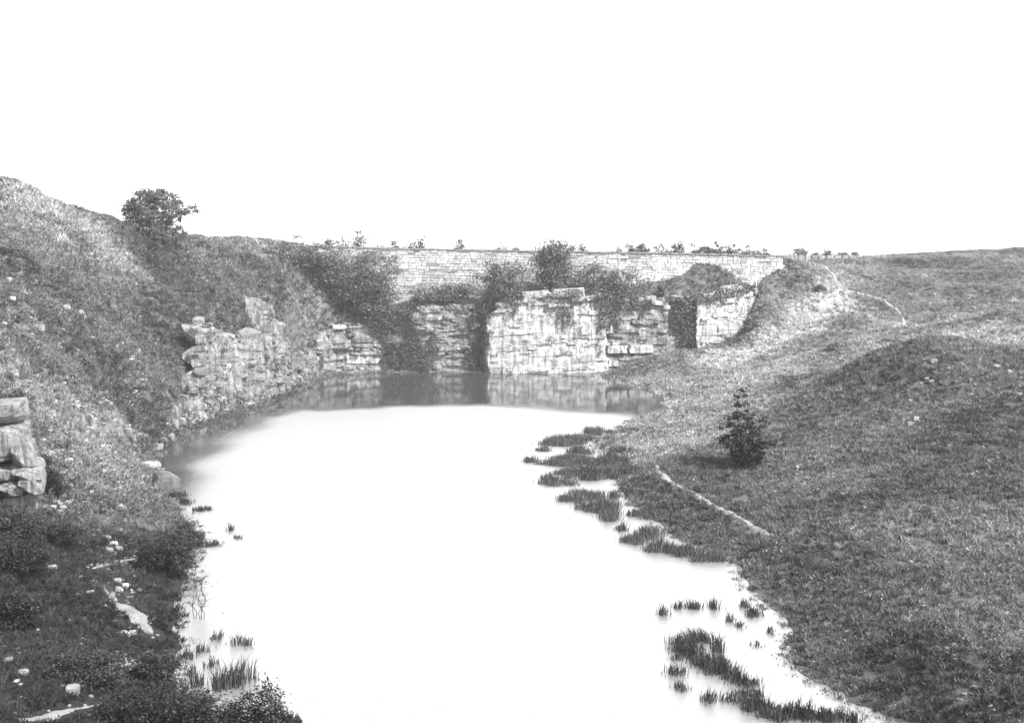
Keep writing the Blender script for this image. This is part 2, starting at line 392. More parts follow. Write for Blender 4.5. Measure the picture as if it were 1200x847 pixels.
# uneven grid: fine over the quarry, coarse out to the distance
def axis(lo, hi, step, far_lo, far_hi):
    mid = np.arange(lo, hi + 1e-6, step)
    g = [hi]; s = step
    while g[-1] < far_hi: s *= 1.35; g.append(g[-1] + s)
    h = [lo]; s = step
    while h[-1] > far_lo: s *= 1.35; h.append(h[-1] - s)
    return np.concatenate([h[:0:-1], mid, g[1:]])
gx = axis(-56, 66, 0.36, -400, 400); gy = axis(14, 166, 0.36, -120, 520)
GX, GY = np.meshgrid(gx, gy, indexing='ij')
def build_height():
    zA = rbf_eval(fitA, GX, GY); zB = rbf_eval(fitB, GX, GY)
    yc = np.interp(GX, cl_x, cl_y); zt = np.interp(GX, cl_x, cl_top); zb = np.interp(GX, cl_x, cl_bot)
    dy = GY - yc
    inx = (GX > cl_x[0]) & (GX < cl_x[-1])
    front = zb + (zA - zb) * sstep(0, 9, -dy)
    front = np.minimum(front, np.maximum(zA, zb))
    back = zt + (zB - zt) * sstep(0.8, 5.0, dy)
    back = np.maximum(back, zt - 0.2)
    k = sstep(0.25, 1.0, dy)
    zc = front * (1 - k) + back * k
    edge = sstep(0, 1.5, GX - cl_x[0]) * sstep(0, 2.0, cl_x[-1] - GX) * (GY > 100)
    base = np.where(GY > 118, zB, zA)
    z = np.where(inx, zc * edge + base * (1 - edge), base)
    # far land settles to a level
    rr = np.hypot(GX, GY - 80)
    far = sstep(120, 260, rr)
    z = z * (1 - far) + 11.5 * far
    # shore
    ins = in_poly(GX, GY, SHORE); d = seg_dist(GX, GY, SHORE)
    steep = ((GX < -5) & (GY > 70)) | (GY > 112)
    wdt = np.where(steep, 1.0, 3.5)
    sd = np.where(ins, -d, d) + np.where(steep, 0.2, 1.0) * (1.1 * fbm(GX * 0.55, GY * 0.55, 4) + 0.5 * fbm(GX * 1.9, GY * 1.9, 3))
    ins = sd < 0; d = np.abs(sd)
    t = np.where((GX < -5) & (GY > 80) & (GY < 116), sstep(0.9, 2.4, d), sstep(0, 1, d / wdt))
    zl = np.maximum(0.2 * d * (1 - t) + z * t, 0.1 * np.minimum(d, 3))
    # relief: hummocks, gullies down the rough slope
    land = sstep(0.3, 3, d)
    left = sstep(-14, -20, GX) * sstep(38, 55, GY) * sstep(125, 112, GY)
    g1 = fbm(GX * 0.22, GY * 0.22, 5); g2 = fbm(GX * 0.9 + 40, GY * 0.9, 4)
    zl = zl + land * (0.55 * g1 + 0.35 * g2)
    hill = sstep(12, 24, GX) * sstep(78, 92, GY) * sstep(160, 140, GY)
    zl = zl + hill * land * (2.0 * fbm(GX * 0.085 + 3, GY * 0.1, 3) + 0.5 * (np.abs(((zl * 0.55 + 1.5 * fbm(GX * 0.06, GY * 0.06)) % 1.0) - 0.5) - 0.25))
    gul = np.abs(fbm((GY * 0.9 + GX * 0.25) * 0.16, (GX - GY * 0.2) * 0.05 + 11, 3))
    zl = zl + left * land * (1.6 * (gul - 0.11) + 0.9 * fbm(GX * 0.45, GY * 0.3 + 5, 4))
    ter = np.abs(((zl * 0.8 + 2.0 * fbm(GX * 0.1, GY * 0.1)) % 1.0) - 0.5)
    zl = zl + left * land * (ter - 0.25) * 0.6
    zw = -np.minimum(0.2 * d, 2.0)
    return np.where(ins, zw, zl), ins, d, left
HZ, INW, DSH, LEFT = build_height()
def height(x, y, grid=None):
    grid = HZ if grid is None else grid
    x = np.asarray(x, float); y = np.asarray(y, float)
    i = np.clip(np.searchsorted(gx, x) - 1, 0, len(gx) - 2); j = np.clip(np.searchsorted(gy, y) - 1, 0, len(gy) - 2)
    fx = np.clip((x - gx[i]) / (gx[i + 1] - gx[i]), 0, 1); fy = np.clip((y - gy[j]) / (gy[j + 1] - gy[j]), 0, 1)
    return (grid[i, j] * (1 - fx) + grid[i + 1, j] * fx) * (1 - fy) + (grid[i, j + 1] * (1 - fx) + grid[i + 1, j + 1] * fx) * fy
def hit(u, v, floor=0.0):
    d = ray(u, v); d = d / d[1]
    D = np.arange(18, 190, 0.1)
    zz = CAM_H + d[2] * D
    hh = np.maximum(height(d[0] * D, D), floor)
    k = np.argmax(zz <= hh)
    if zz[k] > hh[k]: k = 1200
    return np.array([d[0] * D[k], D[k], hh[k]])

# slope, tone and rockiness of the ground
dzx = np.gradient(HZ, gx, axis=0); dzy = np.gradient(HZ, gy, axis=1)
SLOPE = np.hypot(dzx, dzy)
# vegetation lightness seen at places in the photograph (dry grass against herbs, with mound shade and far haze put into the tone)
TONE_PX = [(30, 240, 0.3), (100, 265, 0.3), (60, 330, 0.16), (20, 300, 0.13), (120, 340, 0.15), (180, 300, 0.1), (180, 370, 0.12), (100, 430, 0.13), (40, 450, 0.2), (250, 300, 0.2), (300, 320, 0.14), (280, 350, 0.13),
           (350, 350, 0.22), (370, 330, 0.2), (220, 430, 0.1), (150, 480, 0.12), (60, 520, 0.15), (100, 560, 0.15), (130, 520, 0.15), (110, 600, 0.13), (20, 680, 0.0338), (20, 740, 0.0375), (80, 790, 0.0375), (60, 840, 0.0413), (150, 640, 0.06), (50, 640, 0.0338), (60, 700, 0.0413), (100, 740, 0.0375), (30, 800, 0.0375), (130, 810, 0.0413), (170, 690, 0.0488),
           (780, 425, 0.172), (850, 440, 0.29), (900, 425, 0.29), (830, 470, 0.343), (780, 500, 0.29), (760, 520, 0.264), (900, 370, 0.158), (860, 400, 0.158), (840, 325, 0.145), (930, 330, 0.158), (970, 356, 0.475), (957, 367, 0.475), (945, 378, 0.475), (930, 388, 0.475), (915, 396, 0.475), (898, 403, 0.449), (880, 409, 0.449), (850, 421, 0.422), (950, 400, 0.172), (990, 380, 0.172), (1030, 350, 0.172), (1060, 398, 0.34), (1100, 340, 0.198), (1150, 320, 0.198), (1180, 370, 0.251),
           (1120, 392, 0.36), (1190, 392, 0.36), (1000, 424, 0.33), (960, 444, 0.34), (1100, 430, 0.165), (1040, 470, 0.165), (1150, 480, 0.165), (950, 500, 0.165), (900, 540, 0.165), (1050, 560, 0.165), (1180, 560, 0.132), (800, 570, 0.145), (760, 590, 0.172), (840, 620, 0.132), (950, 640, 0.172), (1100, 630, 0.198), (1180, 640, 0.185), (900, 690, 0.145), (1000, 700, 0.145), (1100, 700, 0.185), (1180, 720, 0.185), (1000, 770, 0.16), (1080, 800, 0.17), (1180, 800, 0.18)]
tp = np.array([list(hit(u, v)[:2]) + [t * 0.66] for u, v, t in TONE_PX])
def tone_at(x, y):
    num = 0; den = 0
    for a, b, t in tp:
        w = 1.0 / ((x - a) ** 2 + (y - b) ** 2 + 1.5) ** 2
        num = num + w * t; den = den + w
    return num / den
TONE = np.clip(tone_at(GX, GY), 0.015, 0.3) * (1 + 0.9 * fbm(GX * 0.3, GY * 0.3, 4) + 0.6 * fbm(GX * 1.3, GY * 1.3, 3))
ROCKY = np.clip(sstep(0.9, 2.2, SLOPE) * 0.55 * np.where(LEFT > 0.05, np.interp(GY, [75, 95], [0.8, 0.15]), 0.2) + np.where(GY < 70, LEFT, 0) * 0.16 + (DSH < 1.0) * 0.1, 0, 1)

nx, ny = GX.shape
idx = np.arange(nx * ny).reshape(nx, ny)
faces = np.stack([idx[:-1, :-1], idx[1:, :-1], idx[1:, 1:], idx[:-1, 1:]], -1).reshape(-1, 4)
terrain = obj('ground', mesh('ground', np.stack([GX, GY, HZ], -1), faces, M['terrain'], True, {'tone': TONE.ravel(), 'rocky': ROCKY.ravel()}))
tag(terrain, kind='structure')

# ------------------------------------------------------------------ water
RIP_PX = [(150, 600), (186, 566), (225, 530), (262, 506), (300, 488), (345, 479), (420, 475), (560, 473), (650, 477), (750, 484), (800, 480)]
rip = np.array([at_z(u, v)[:2] for u, v in RIP_PX])
wx = np.arange(-30, 32, 0.5); wy = np.arange(12, 124, 0.5)
WX, WY = np.meshgrid(wx, wy, indexing='ij')
poly = np.vstack([rip, [[40, 88], [40, 10], [-13, 10]]])
rd = seg_dist(WX, WY, rip, False) * np.where(in_poly(WX, WY, poly), 1, -1) + 3.0 * fbm(WX * 0.35, WY * 0.2, 4)
RIP = sstep(-1.5, 3.0, rd)
wi = np.arange(WX.size).reshape(WX.shape)
wf = np.stack([wi[:-1, :-1], wi[1:, :-1], wi[1:, 1:], wi[:-1, 1:]], -1).reshape(-1, 4)
water = obj('water', mesh('water', np.stack([WX, WY, WX * 0], -1), wf, M['water'], True, {'ripple': RIP.ravel()}))
tag(water, kind='structure')

# ------------------------------------------------------------------ footpaths
def ribbon(name, px, width, seed, mat='path', lift=0.045, rag=0.16):
    P = np.array([hit(u, v)[:2] for u, v in px])
    seg = np.hypot(*np.diff(P, axis=0).T); s = np.concatenate([[0], np.cumsum(seg)])
    n = max(int(s[-1] / 0.12), 6)
    t = np.linspace(0, s[-1], n)
    x = np.interp(t, s, P[:, 0]); y = np.interp(t, s, P[:, 1])
    for _ in range(4):
        x[1:-1] = (x[:-2] + 2 * x[1:-1] + x[2:]) / 4; y[1:-1] = (y[:-2] + 2 * y[1:-1] + y[2:]) / 4
    tx = np.gradient(x); ty = np.gradient(y); L = np.hypot(tx, ty) + 1e-9
    nxv, nyv = -ty / L, tx / L
    wl_ = width * (0.5 + 1.3 * fbm(t * 0.6 + seed, t * 0 + seed, 3)) * np.minimum(1, 0.05 + np.minimum(t, t[-1] - t) / 1.3)
    wr_ = width * (0.5 + 1.3 * fbm(t * 0.6 + seed + 50, t * 0 + seed, 3)) * np.minimum(1, 0.05 + np.minimum(t, t[-1] - t) / 1.3)
    V = []
    for k in np.linspace(-1.5, 1.5, 13):
        w = np.where(k < 0, wl_, wr_) * k
        X = x + nxv * w; Y = y + nyv * w
        V.append(np.stack([X, Y, height(X, Y) + lift * (1 - 1.3 * k * k) + rag * fbm(X * 2.2 + seed, Y * 2.2, 4)], -1))
    V = np.stack(V, 1)
    ii = np.arange(n * 13).reshape(n, 13)
    f = np.stack([ii[:-1, :-1], ii[1:, :-1], ii[1:, 1:], ii[:-1, 1:]], -1).reshape(-1, 4)
    o = obj(name, mesh(name, V, f, M[mat], True)); tag(o, kind='structure')
    return P
PATHS = []
for i, (px, w) in enumerate([
        ([(766, 545), (772, 553), (785, 565), (800, 574), (822, 584), (850, 600), (880, 617), (908, 631)], 0.29),
        ([(965, 312), (972, 320), (980, 331), (991, 341)], 0.52),
        ([(991, 341), (1010, 345), (1035, 352), (1050, 362), (1058, 374), (1062, 385)], 0.42),
        ([(975, 352), (965, 365), (960, 374)], 0.4),
        ([(104, 668), (125, 663), (145, 657), (160, 656)], 0.28),
        ([(122, 690), (138, 704), (152, 718), (170, 733), (178, 745)], 0.55),
        ([(145, 772), (152, 782)], 0.35),
        ([(20, 846), (60, 838), (90, 832), (118, 825)], 0.4)]):
    far_ = px[0][1] < 400
    PATHS.append((ribbon('footpath', px, w, i * 7.0, 'path_pale' if px[0][0] > 500 else 'path', lift=0.14 if far_ else 0.045, rag=0.12 if far_ else 0.16), w))

# ------------------------------------------------------------------ stone pieces
def block_mesh(seed, jitter=0.07, cham=0.9):
    r = np.random.default_rng(seed)
    g = [-1, 0, 1]; vid = {}; V = []
    for i in range(3):
        for j in range(3):
            for k in range(3):
                if (i, j, k) == (1, 1, 1): continue
                p = np.array([g[i], g[j], g[k]], float)
                nz = np.abs(p).sum()
                p = p * (cham if nz == 3 else (0.96 if nz == 2 else 1.0)) + r.normal(0, jitter, 3)
                vid[(i, j, k)] = len(V); V.append(p * 0.5)
    Fc = []
    for ax in range(3):
        o1, o2 = [(1, 2), (2, 0), (0, 1)][ax]
        for s in (0, 2):
            for a in range(2):
                for b in range(2):
                    q = []
                    for da, db in ((0, 0), (1, 0), (1, 1), (0, 1)):
                        t = [0, 0, 0]; t[ax] = s; t[o1] = a + da; t[o2] = b + db
                        q.append(vid[tuple(t)])
                    Fc.append(q if s == 2 else q[::-1])
    return np.array(V), np.array(Fc)
BLK = [block_mesh(100 + i) for i in range(10)]
BLK_SOFT = [block_mesh(200 + i, 0.11, 0.72) for i in range(8)]
BLK_SHARP = [block_mesh(300 + i, 0.045, 0.93) for i in range(8)]
def rough_rock(seed, n=6, rough=0.16, round_=0.25):
    r = np.random.default_rng(seed); key = {}; V = []; Fc = []
    def vid(p):
        k = tuple(np.round(p * n).astype(int))
        if k not in key: key[k] = len(V); V.append(np.array(p) * 2 - 1)
        return key[k]
    for ax in range(3):
        for sd_ in (0, 1):
            for a in range(n):
                for b in range(n):
                    q = []
                    for da, db in ((0, 0), (1, 0), (1, 1), (0, 1)):
                        p = np.zeros(3); p[ax] = sd_; p[(ax + 1) % 3] = (a + da) / n; p[(ax + 2) % 3] = (b + db) / n
                        q.append(vid(p))
                    Fc.append(q if sd_ else q[::-1])
    V = np.array(V)
    L = np.linalg.norm(V, axis=1, keepdims=True)
    V = V * (1 - round_) + V / L * 1.25 * round_
    for k in range(5):      # random planes shear corners off, as broken stone
        d = r.normal(0, 1, 3); d /= np.linalg.norm(d); c = r.uniform(0.85, 1.2)
        over = np.maximum(V @ d - c, 0); V = V - over[:, None] * d
    o = r.uniform(0, 50, 3)
    nz = np.stack([fbm(V[:, 1] * 1.7 + o[i], V[:, (i + 2) % 3] * 1.7 + V[:, 0] * 0.9 + o[i], 4) for i in range(3)], -1)
    V = V + nz * rough * 2
    V[:, 2] += rough * 0.5 * (np.abs((V[:, 2] * 2.2 + 0.4 * nz[:, 0]) % 1 - 0.5) - 0.25)
    return V * 0.5, np.array(Fc)
def mk_variants(src, name, mat): return [mesh(name, V, Fc, mat) for V, Fc in src]
def rotz(a): return np.array([[math.cos(a), -math.sin(a), 0], [math.sin(a), math.cos(a), 0], [0, 0, 1]])
def joined(name, src, items, mat, parent=None):
    Vs, Fs, n = [], [], 0
    for k, (loc, rz, s) in enumerate(items):
        V, Fc = src[k % len(src)]
        Vs.append((V * np.array(s)) @ rotz(rz).T + np.array(loc)); Fs.append(Fc + n); n += len(V)
    o = obj(name, mesh(name, np.concatenate(Vs), np.concatenate(Fs), mat), parent); o['kind'] = 'stuff'
    return o

# ------------------------------------------------------------------ back cliff: sheet in the joints, blocks proud of it
def cliff_y(x): return np.interp(x, cl_x, cl_y)
u2x = lambda u: np.interp(u, [c[0] for c in CL], cl_x)
X_570, X_704, X_784, X_816 = u2x(569), u2x(712), u2x(784), u2x(816)
def clean_x(x): return X_570 < x < X_704 or x > X_816
NR = 84
xs = np.arange(cl_x[0] - 0.3, cl_x[-1], 0.16)
sheet = []
for x in xs:
    zt = np.interp(x, cl_x, cl_top) + 0.1 + 1.1 * fbm(x * 0.5, 7.0, 4); zb = np.interp(x, cl_x, cl_bot) - 0.6
    zz = np.linspace(zb, zt, NR); X = np.full(NR, x)
    zd = zz - 0.035 * (x - 5) - 0.25 * math.sin(x * 0.21)
    bed = np.floor(zd / 0.42 + 0.35 * fbm(X * 0.15, zd * 0.2, 2))
    step = vnoise(bed * 7.3 + np.floor(x / 2.3 + vnoise(bed * 3.1, bed * 0 + 2.0) * 5) * 3.7, bed * 1.7) - 0.5
    if clean_x(x): yy = cliff_y(x) - 0.1 + (0.22 + 0.5 * sstep(2.6, 0.8, zt - zz)) * step + 0.35 * fbm(X * 0.45, zz * 0.6, 5) + 0.25 * sstep(2.2, 0.0, zt - zz)
    else: yy = cliff_y(x) + 0.12 + 0.7 * step + 0.8 * fbm(X * 0.7, zz * 0.9, 5)
    sheet.append(np.stack([X + 0.9 * fbm(X * 0.25 + 3, zz * 0.7, 4), yy + 0.04 * np.maximum(zz, 0), zz], -1))
sheet = np.stack(sheet)
ii = np.arange(sheet.shape[0] * NR).reshape(-1, NR)
sf = np.stack([ii[:-1, :-1], ii[1:, :-1], ii[1:, 1:], ii[:-1, 1:]], -1).reshape(-1, 4)
cliff = obj('cliff', mesh('cliff', sheet, sf, M['rock_grey'], False)); tag(cliff, kind='structure')
cliff.data.materials.append(M['rock_white'])
cliff.data.polygons.foreach_set('material_index', np.repeat(np.array([1 if clean_x(x) else 0 for x in xs[:-1]], np.int32), NR - 1))
var_white = mk_variants(BLK_SHARP, 'rock_block', M['rock_white']); var_grey = mk_variants([block_mesh(100 + i, 0.1, 0.85) for i in range(10)], 'rock_block', M['rock_grey'])
items = []
z = -0.5; li = 0
r_ = np.random.default_rng(21)
while z < 9.6:
    th = r_.choice([0.25, 0.35, 0.5, 0.7, 0.95], p=[.2, .3, .25, .15, .1])
    x = cl_x[0] + r_.uniform(-1, 0)
    while x < cl_x[-1]:
        w = th * r_.uniform(1.2, 4.2) + 0.25
        xm = x + w / 2
        dip = 0.035 * (xm - 5) + 0.25 * math.sin(xm * 0.21)
        zc = z + th / 2 + dip
        zt = np.interp(xm, cl_x, cl_top) + 0.5 + 0.9 * fbm(xm * 0.7, 3.0, 3); zb = np.interp(xm, cl_x, cl_bot) - 0.5
        clean = (X_570 < xm < X_704) or xm > X_816
        if zc + th * 0.3 < zt and zc + th / 2 > zb and cl_x[0] < xm < cl_x[-1] - 0.4 and not (x < X_570 < x + w) and not (x < X_784 < x + w) and not (x < X_816 < x + w):
            top = zt - zc < 1.6
            if clean and not top: off = r_.normal(0.04, 0.13); gap = 0.985
            elif clean: off = r_.normal(0.15, 0.28); gap = 0.93
            else: off = r_.normal(0.1, 0.3); gap = 0.92
            if r_.random() > (0.25 if clean else 0.4):
                dpt = 1.1
                ang = math.atan2(cliff_y(xm + 0.5) - cliff_y(xm - 0.5), 1.0)
                ang = max(-0.5, min(0.5, ang)) + (0 if clean else r_.normal(0, 0.05))
                y = cliff_y(xm) + dpt / 2 - 0.1 + off + 0.04 * max(zc, 0)
                items.append(((xm, y, zc), ang, (w * gap, dpt, th * (0.97 if clean and not top else 0.93)), clean or r_.random() < (0.22 if xm < X_570 else 0.5)))
        x += w
    z += th; li += 1
items.sort(key=lambda t: -t[2][0] * t[2][2])
for k, (loc, rz, s, wh) in enumerate(items[:300]):
    obj('rock_block', (var_white if wh else var_grey)[k % 8], cliff, loc, (r_.normal(0, 0.015), -(0.035 + 0.0525 * math.cos(0.21 * loc[0])) + r_.normal(0, 0.01), rz), s)
if len(items) > 300: joined('rock_rubble', BLK, [t[:3] for t in items[300:]], M['rock_grey'], cliff)

# ------------------------------------------------------------------ side cliff: stacked buttresses along the shore
buttress_px = [(228, 470, 1.1), (238, 452, 1.3), (247, 405, 1.5), (254, 374, 1.7), (264, 382, 1.6), (274, 388, 1.7), (284, 392, 1.5), (294, 420, 1.4), (304, 398, 1.5), (313, 386, 1.7),
               (322, 390, 1.6), (331, 350, 1.8), (338, 376, 1.5), (346, 400, 1.4), (354, 410, 1.5), (362, 405, 1.6), (369, 398, 1.6)]
su = np.array([216, 222, 262, 318, 350, 374, 380]); sv = np.array([505, 502, 488, 470, 456, 442, 440])
side_items = []
side = obj('side_cliff', None) if False else None
pts_side = []
for u, vt, wd in buttress_px:
    b = at_z(u + 4, np.interp(u + 4, su, sv))
    zt = CAM_H + (at_depth(u, vt, b[1])[2] - CAM_H) * 1.0
    z = -0.4
    lean0 = r_.uniform(0.18, 0.34)
    while z < zt:
        th = r_.uniform(0.25, 0.65)
        w = wd * r_.uniform(0.45, 0.8) * (1.0 - 0.35 * max(z, 0) / max(zt, 1))
        xo = b[0] - 0.62 - 0.11 * max(z, 0) + r_.normal(0, 0.12)
        if r_.random() < 0.6: side_items.append(((xo, b[1] + r_.normal(0, 0.15), z + th / 2), r_.normal(0.1, 0.12), (r_.uniform(0.6, 0.95), w, th * 1.02)))
        z += th
# lower ledge blocks between the buttresses
for u in np.arange(206, 374, 2.6):
    b = at_z(u, np.interp(u, su, sv))
    z = -0.35
    for k in range(int(r_.integers(1, 5))):
        th = r_.uniform(0.3, 0.6)
        side_items.append(((b[0] - 0.9 - 0.3 * max(z, 0) + r_.normal(0, 0.12), b[1], z + th / 2), r_.normal(0.2, 0.15), (r_.uniform(0.7, 1.3), r_.uniform(0.7, 1.5), th * 0.94)))
        z += th
uu = np.linspace(200, 378, 90); shp = np.array([at_z(u, v)[:2] for u, v in zip(uu, np.interp(uu, su, sv))])
bt = []
for u, vt, wd in buttress_px:
    b = at_z(u + 4, np.interp(u + 4, su, sv)); bt.append((b[1], at_depth(u, vt, b[1])[2], wd))
ys = np.arange(81, 116.5, 0.16); NS = 64
sheet = []
for y in ys:
    xb = np.interp(y, shp[:, 1], shp[:, 0])
    ztop = max([1.2] + [zt * (1 - 0.35 * min(1, max(0, (abs(y - by) - 0.45 * wd) / (0.6 * wd)))) for by, zt, wd in bt if abs(y - by) < 2.2 * wd])
    ztop = min(ztop, 1.0 + max(0, y - 81.5) * 1.6) + 1.0 * fbm(y * 0.9, 4.0, 3)
    zz = np.linspace(-0.8, ztop, NS); Y = np.full(NS, y)
    bed = np.floor(zz / 0.36 + 0.4 * fbm(Y * 0.2, zz * 0.3, 2)); col = np.floor(y / 0.9 + vnoise(bed * 0.7, bed * 0 + 5.0) * 1.2)
    step = vnoise(bed * 5.3 + col * 3.7, bed * 1.7 + col) - 0.5
    near = min(abs(y - by) / wd for by, zt, wd in bt)
    colm = 0.6 * math.cos(min(near * 2.2, 1.0) * math.pi)
    xx = xb - 0.6 - 0.11 * np.maximum(zz, 0) + colm + 0.5 * step + 0.5 * fbm(Y * 0.8, zz * 0.7, 4)
    xx[-4:] -= np.array([0.1, 0.3, 0.6, 1.1])
    sheet.append(np.stack([xx, Y + 0.3 * fbm(Y * 0.9 + 30, zz * 1.1, 3), zz], -1))
sheet = np.stack(sheet); ii = np.arange(sheet.shape[0] * NS).reshape(-1, NS)
sf = np.stack([ii[:-1, :-1], ii[:-1, 1:], ii[1:, 1:], ii[1:, :-1]], -1).reshape(-1, 4)
side = obj('side_cliff', mesh('side_cliff', sheet, sf, M['rock_grey'], False)); tag(side, kind='structure')
var_side = mk_variants([block_mesh(700 + i, 0.085, 0.86) for i in range(10)], 'rock_block', M['rock_grey'])
side_items.sort(key=lambda t: -t[2][1] * t[2][2])
for k, (loc, rz, s) in enumerate(side_items[:300]):
    obj('rock_block', var_side[k % 10], side, loc, (r_.normal(0, 0.05), r_.normal(-0.1, 0.06), rz), s)
if len(side_items) > 300: joined('rock_rubble', BLK, side_items[300:], M['rock_grey'], side)

# ------------------------------------------------------------------ outcrop of thick beds beside the trodden path (edge of the frame)
var_soft = mk_variants([rough_rock(800 + i, 7, 0.16, 0.12) for i in range(8)], 'rock_block', M['rock_grey'])
var_bed = mk_variants([rough_rock(820 + i, 8, 0.1, 0.0) for i in range(8)], 'rock_block', M['rock_pale']); var_pale = mk_variants(BLK, 'stone', M['rock_pale'])
op = hit(10, 600)
oc = empty('rock_outcrop', (op[0], op[1], op[2]))
tag(oc, 'pale rock outcrop of thick layered beds with a dark undercut ledge on the scrubby slope', 'rock')
D0 = op[1]
def oblk(u0, v0, u1, v1, dd, mat, dep=1.4, rz=0.0, ry=0.0):
    u0 -= 16; u1 -= 16; dep = dep * 1.6; rz += r_.normal(0, 0.04); ry += r_.normal(0, 0.03)
    a = at_depth(u0, v1, D0 + dd); b = at_depth(u1, v0, D0 + dd)
    c = (a + b) / 2
    obj('rock_block', mat[r_.integers(0, 8)], oc, (c[0] - op[0], c[1] + dep / 2 - op[1], c[2] - op[2]), (0, ry, rz), (b[0] - a[0], dep, b[2] - a[2]))
for a in [(-60, 478, 26, 505, .5, var_bed, 1.6), (-70, 505, 30, 537, .35, var_bed, 1.7), (-70, 537, 36, 546, .45, var_soft, 1.5), (18, 522, 42, 548, .4, var_bed, 1.4), (-70, 545, 12, 567, .15, var_bed, 1.8), (13, 546, 47, 564, .15, var_bed, 1.8),
          (-70, 567, -5, 583, .05, var_bed, 2.0), (-4, 566, 22, 582, .08, var_bed, 1.9), (23, 564, 49, 580, .1, var_bed, 1.8), (-60, 584, 10, 600, .6, var_soft, 1.4), (11, 582, 45, 596, .7, var_soft, 1.2),
          (-50, 598, 16, 620, .5, var_soft, 1.5), (14, 596, 44, 618, .55, var_soft, 1.4), (-40, 618, 30, 650, .6, var_soft, 1.3)]:
    oblk(*a, 0.38, -0.05)
ob = at_depth(-50, 550, D0 + 2.0)
obj('rock_block', var_soft[2], oc, (ob[0] - op[0], ob[1] + 1.5 - op[1], ob[2] - op[2]), (0, 0, 0.4), (3.0, 2.6, 3.6))

# ------------------------------------------------------------------ boulders that stand alone
def boulder(u, v, wpx, hpx, label, mat='rock_grey', sink=0.2, group=None, name='boulder', seed=0):
    p = hit(u, v); k = F_PX / math.hypot(p[1], CAM_H - p[2])
    V, Fc = rough_rock(500 + seed, 5, 0.17, 0.45)
    # one smoothing step makes it read as a weathered stone
    w, h = wpx / k, hpx / k
    o = obj(name, mesh(name, V, Fc, M[mat]), None, (p[0], p[1], p[2] + h * (0.5 - sink)), (r_.normal(0, 0.15), r_.normal(0, 0.15), r_.uniform(-0.4, 0.4)), (w, w * 0.8, h))
    return tag(o, label, 'rock', group)
boulder(195, 571, 30, 22, 'squarish dark boulder sitting in the water at the foot of the rough slope', 'rock_back', seed=1)
boulder(176, 548, 22, 9, 'flat pale slab half out of the water beside the dark boulder', 'rock_white', seed=2)
for i, (u, v, w, h) in enumerate([(205, 503, 8, 14), (199, 516, 10, 9), (192, 520, 9, 9), (214, 497, 8, 9), (184, 526, 12, 8)]):
    boulder(u, v, w, h, 'small pale boulder in the heap at the end of the cliff', 'rock_grey', group='boulders heaped at the end of the cliff', seed=10 + i)
for i, (u, v, w, h) in enumerate([(78, 490, 16, 20), (92, 500, 14, 22), (106, 497, 11, 16), (112, 508, 9, 12), (86, 515, 12, 14), (98, 516, 10, 12)]):
    boulder(u, v, w, h, 'jagged pale rock jutting from the rough slope above the pond', 'rock_grey', 0.35, 'rocks jutting from the rough slope', seed=20 + i)
for i, (u, v, w, h) in enumerate([(140, 515, 9, 14), (150, 512, 10, 17), (156, 520, 8, 12)]):
    boulder(u, v, w, h, 'narrow upright rock low on the rough slope near the water', 'rock_grey', 0.3, 'upright rocks low on the slope', seed=30 + i)
for i, (u, v, w, h) in enumerate([(125, 632, 9, 6), (132, 640, 10, 7), (139, 645, 8, 6), (128, 646, 9, 5), (137, 684, 10, 7), (146, 688, 8, 6), (140, 693, 9, 6), (60, 668, 12, 7), (147, 745, 10, 8), (156, 744, 8, 7), (85, 812, 14, 11), (28, 790, 11, 8), (10, 775, 9, 6)]):
    boulder(u, v, w, h, 'loose pale stone lying in the scrub beside the trodden path', 'scree', 0.25, 'loose stones along the trodden path', seed=40 + i)
for i, (u, v, w, h) in enumerate([(1060, 494, 7, 5), (1073, 493, 9, 7), (1067, 498, 8, 5), (1091, 449, 7, 4), (1094, 424, 8, 5), (1112, 434, 6, 4), (1137, 464, 5, 4), (1168, 430, 9, 4), (1183, 437, 6, 5), (1143, 452, 4, 3), (1194, 463, 8, 4), (1086, 446, 6, 4), (1067, 470, 6, 3)]):
    boulder(u, v, w, h, 'small pale stone showing through the turf of the mound', 'scree', 0.35, 'stones on the mound', seed=60 + i)
for i, (u, v) in enumerate([(901, 417), (903, 411), (905, 405), (908, 400), (913, 396)]):
    boulder(u, v, 5, 4, 'pale stone in the short row beside the hillside track', 'rock_white', 0.3, 'row of stones beside the track', name='stone', seed=80 + i)
for i, (u, v) in enumerate([(943, 355), (935, 365)]):
    boulder(u, v, 5, 4.5, 'lone pale stone on the grass between cliff end and hillside track', 'rock_white', 0.3, 'lone stones above the track', name='stone', seed=90 + i)
for i, (u, v, w, h) in enumerate([(46, 386, 12, 8), (50, 397, 9, 5), (75, 362, 12, 7), (70, 388, 11, 4), (105, 300, 6, 5), (107, 398, 8, 5), (158, 335, 6, 5), (138, 310, 6, 4), (10, 330, 8, 6), (12, 352, 10, 7), (40, 330, 7, 4), (28, 345, 8, 6), (95, 370, 9, 10), (160, 412, 8, 5), (35, 455, 9, 6), (15, 440, 12, 8)]):
    boulder(u, v, w, h, 'pale stone poking out of the long grass high on the rough slope', 'scree', 0.35, 'stones high on the rough slope', seed=100 + i)

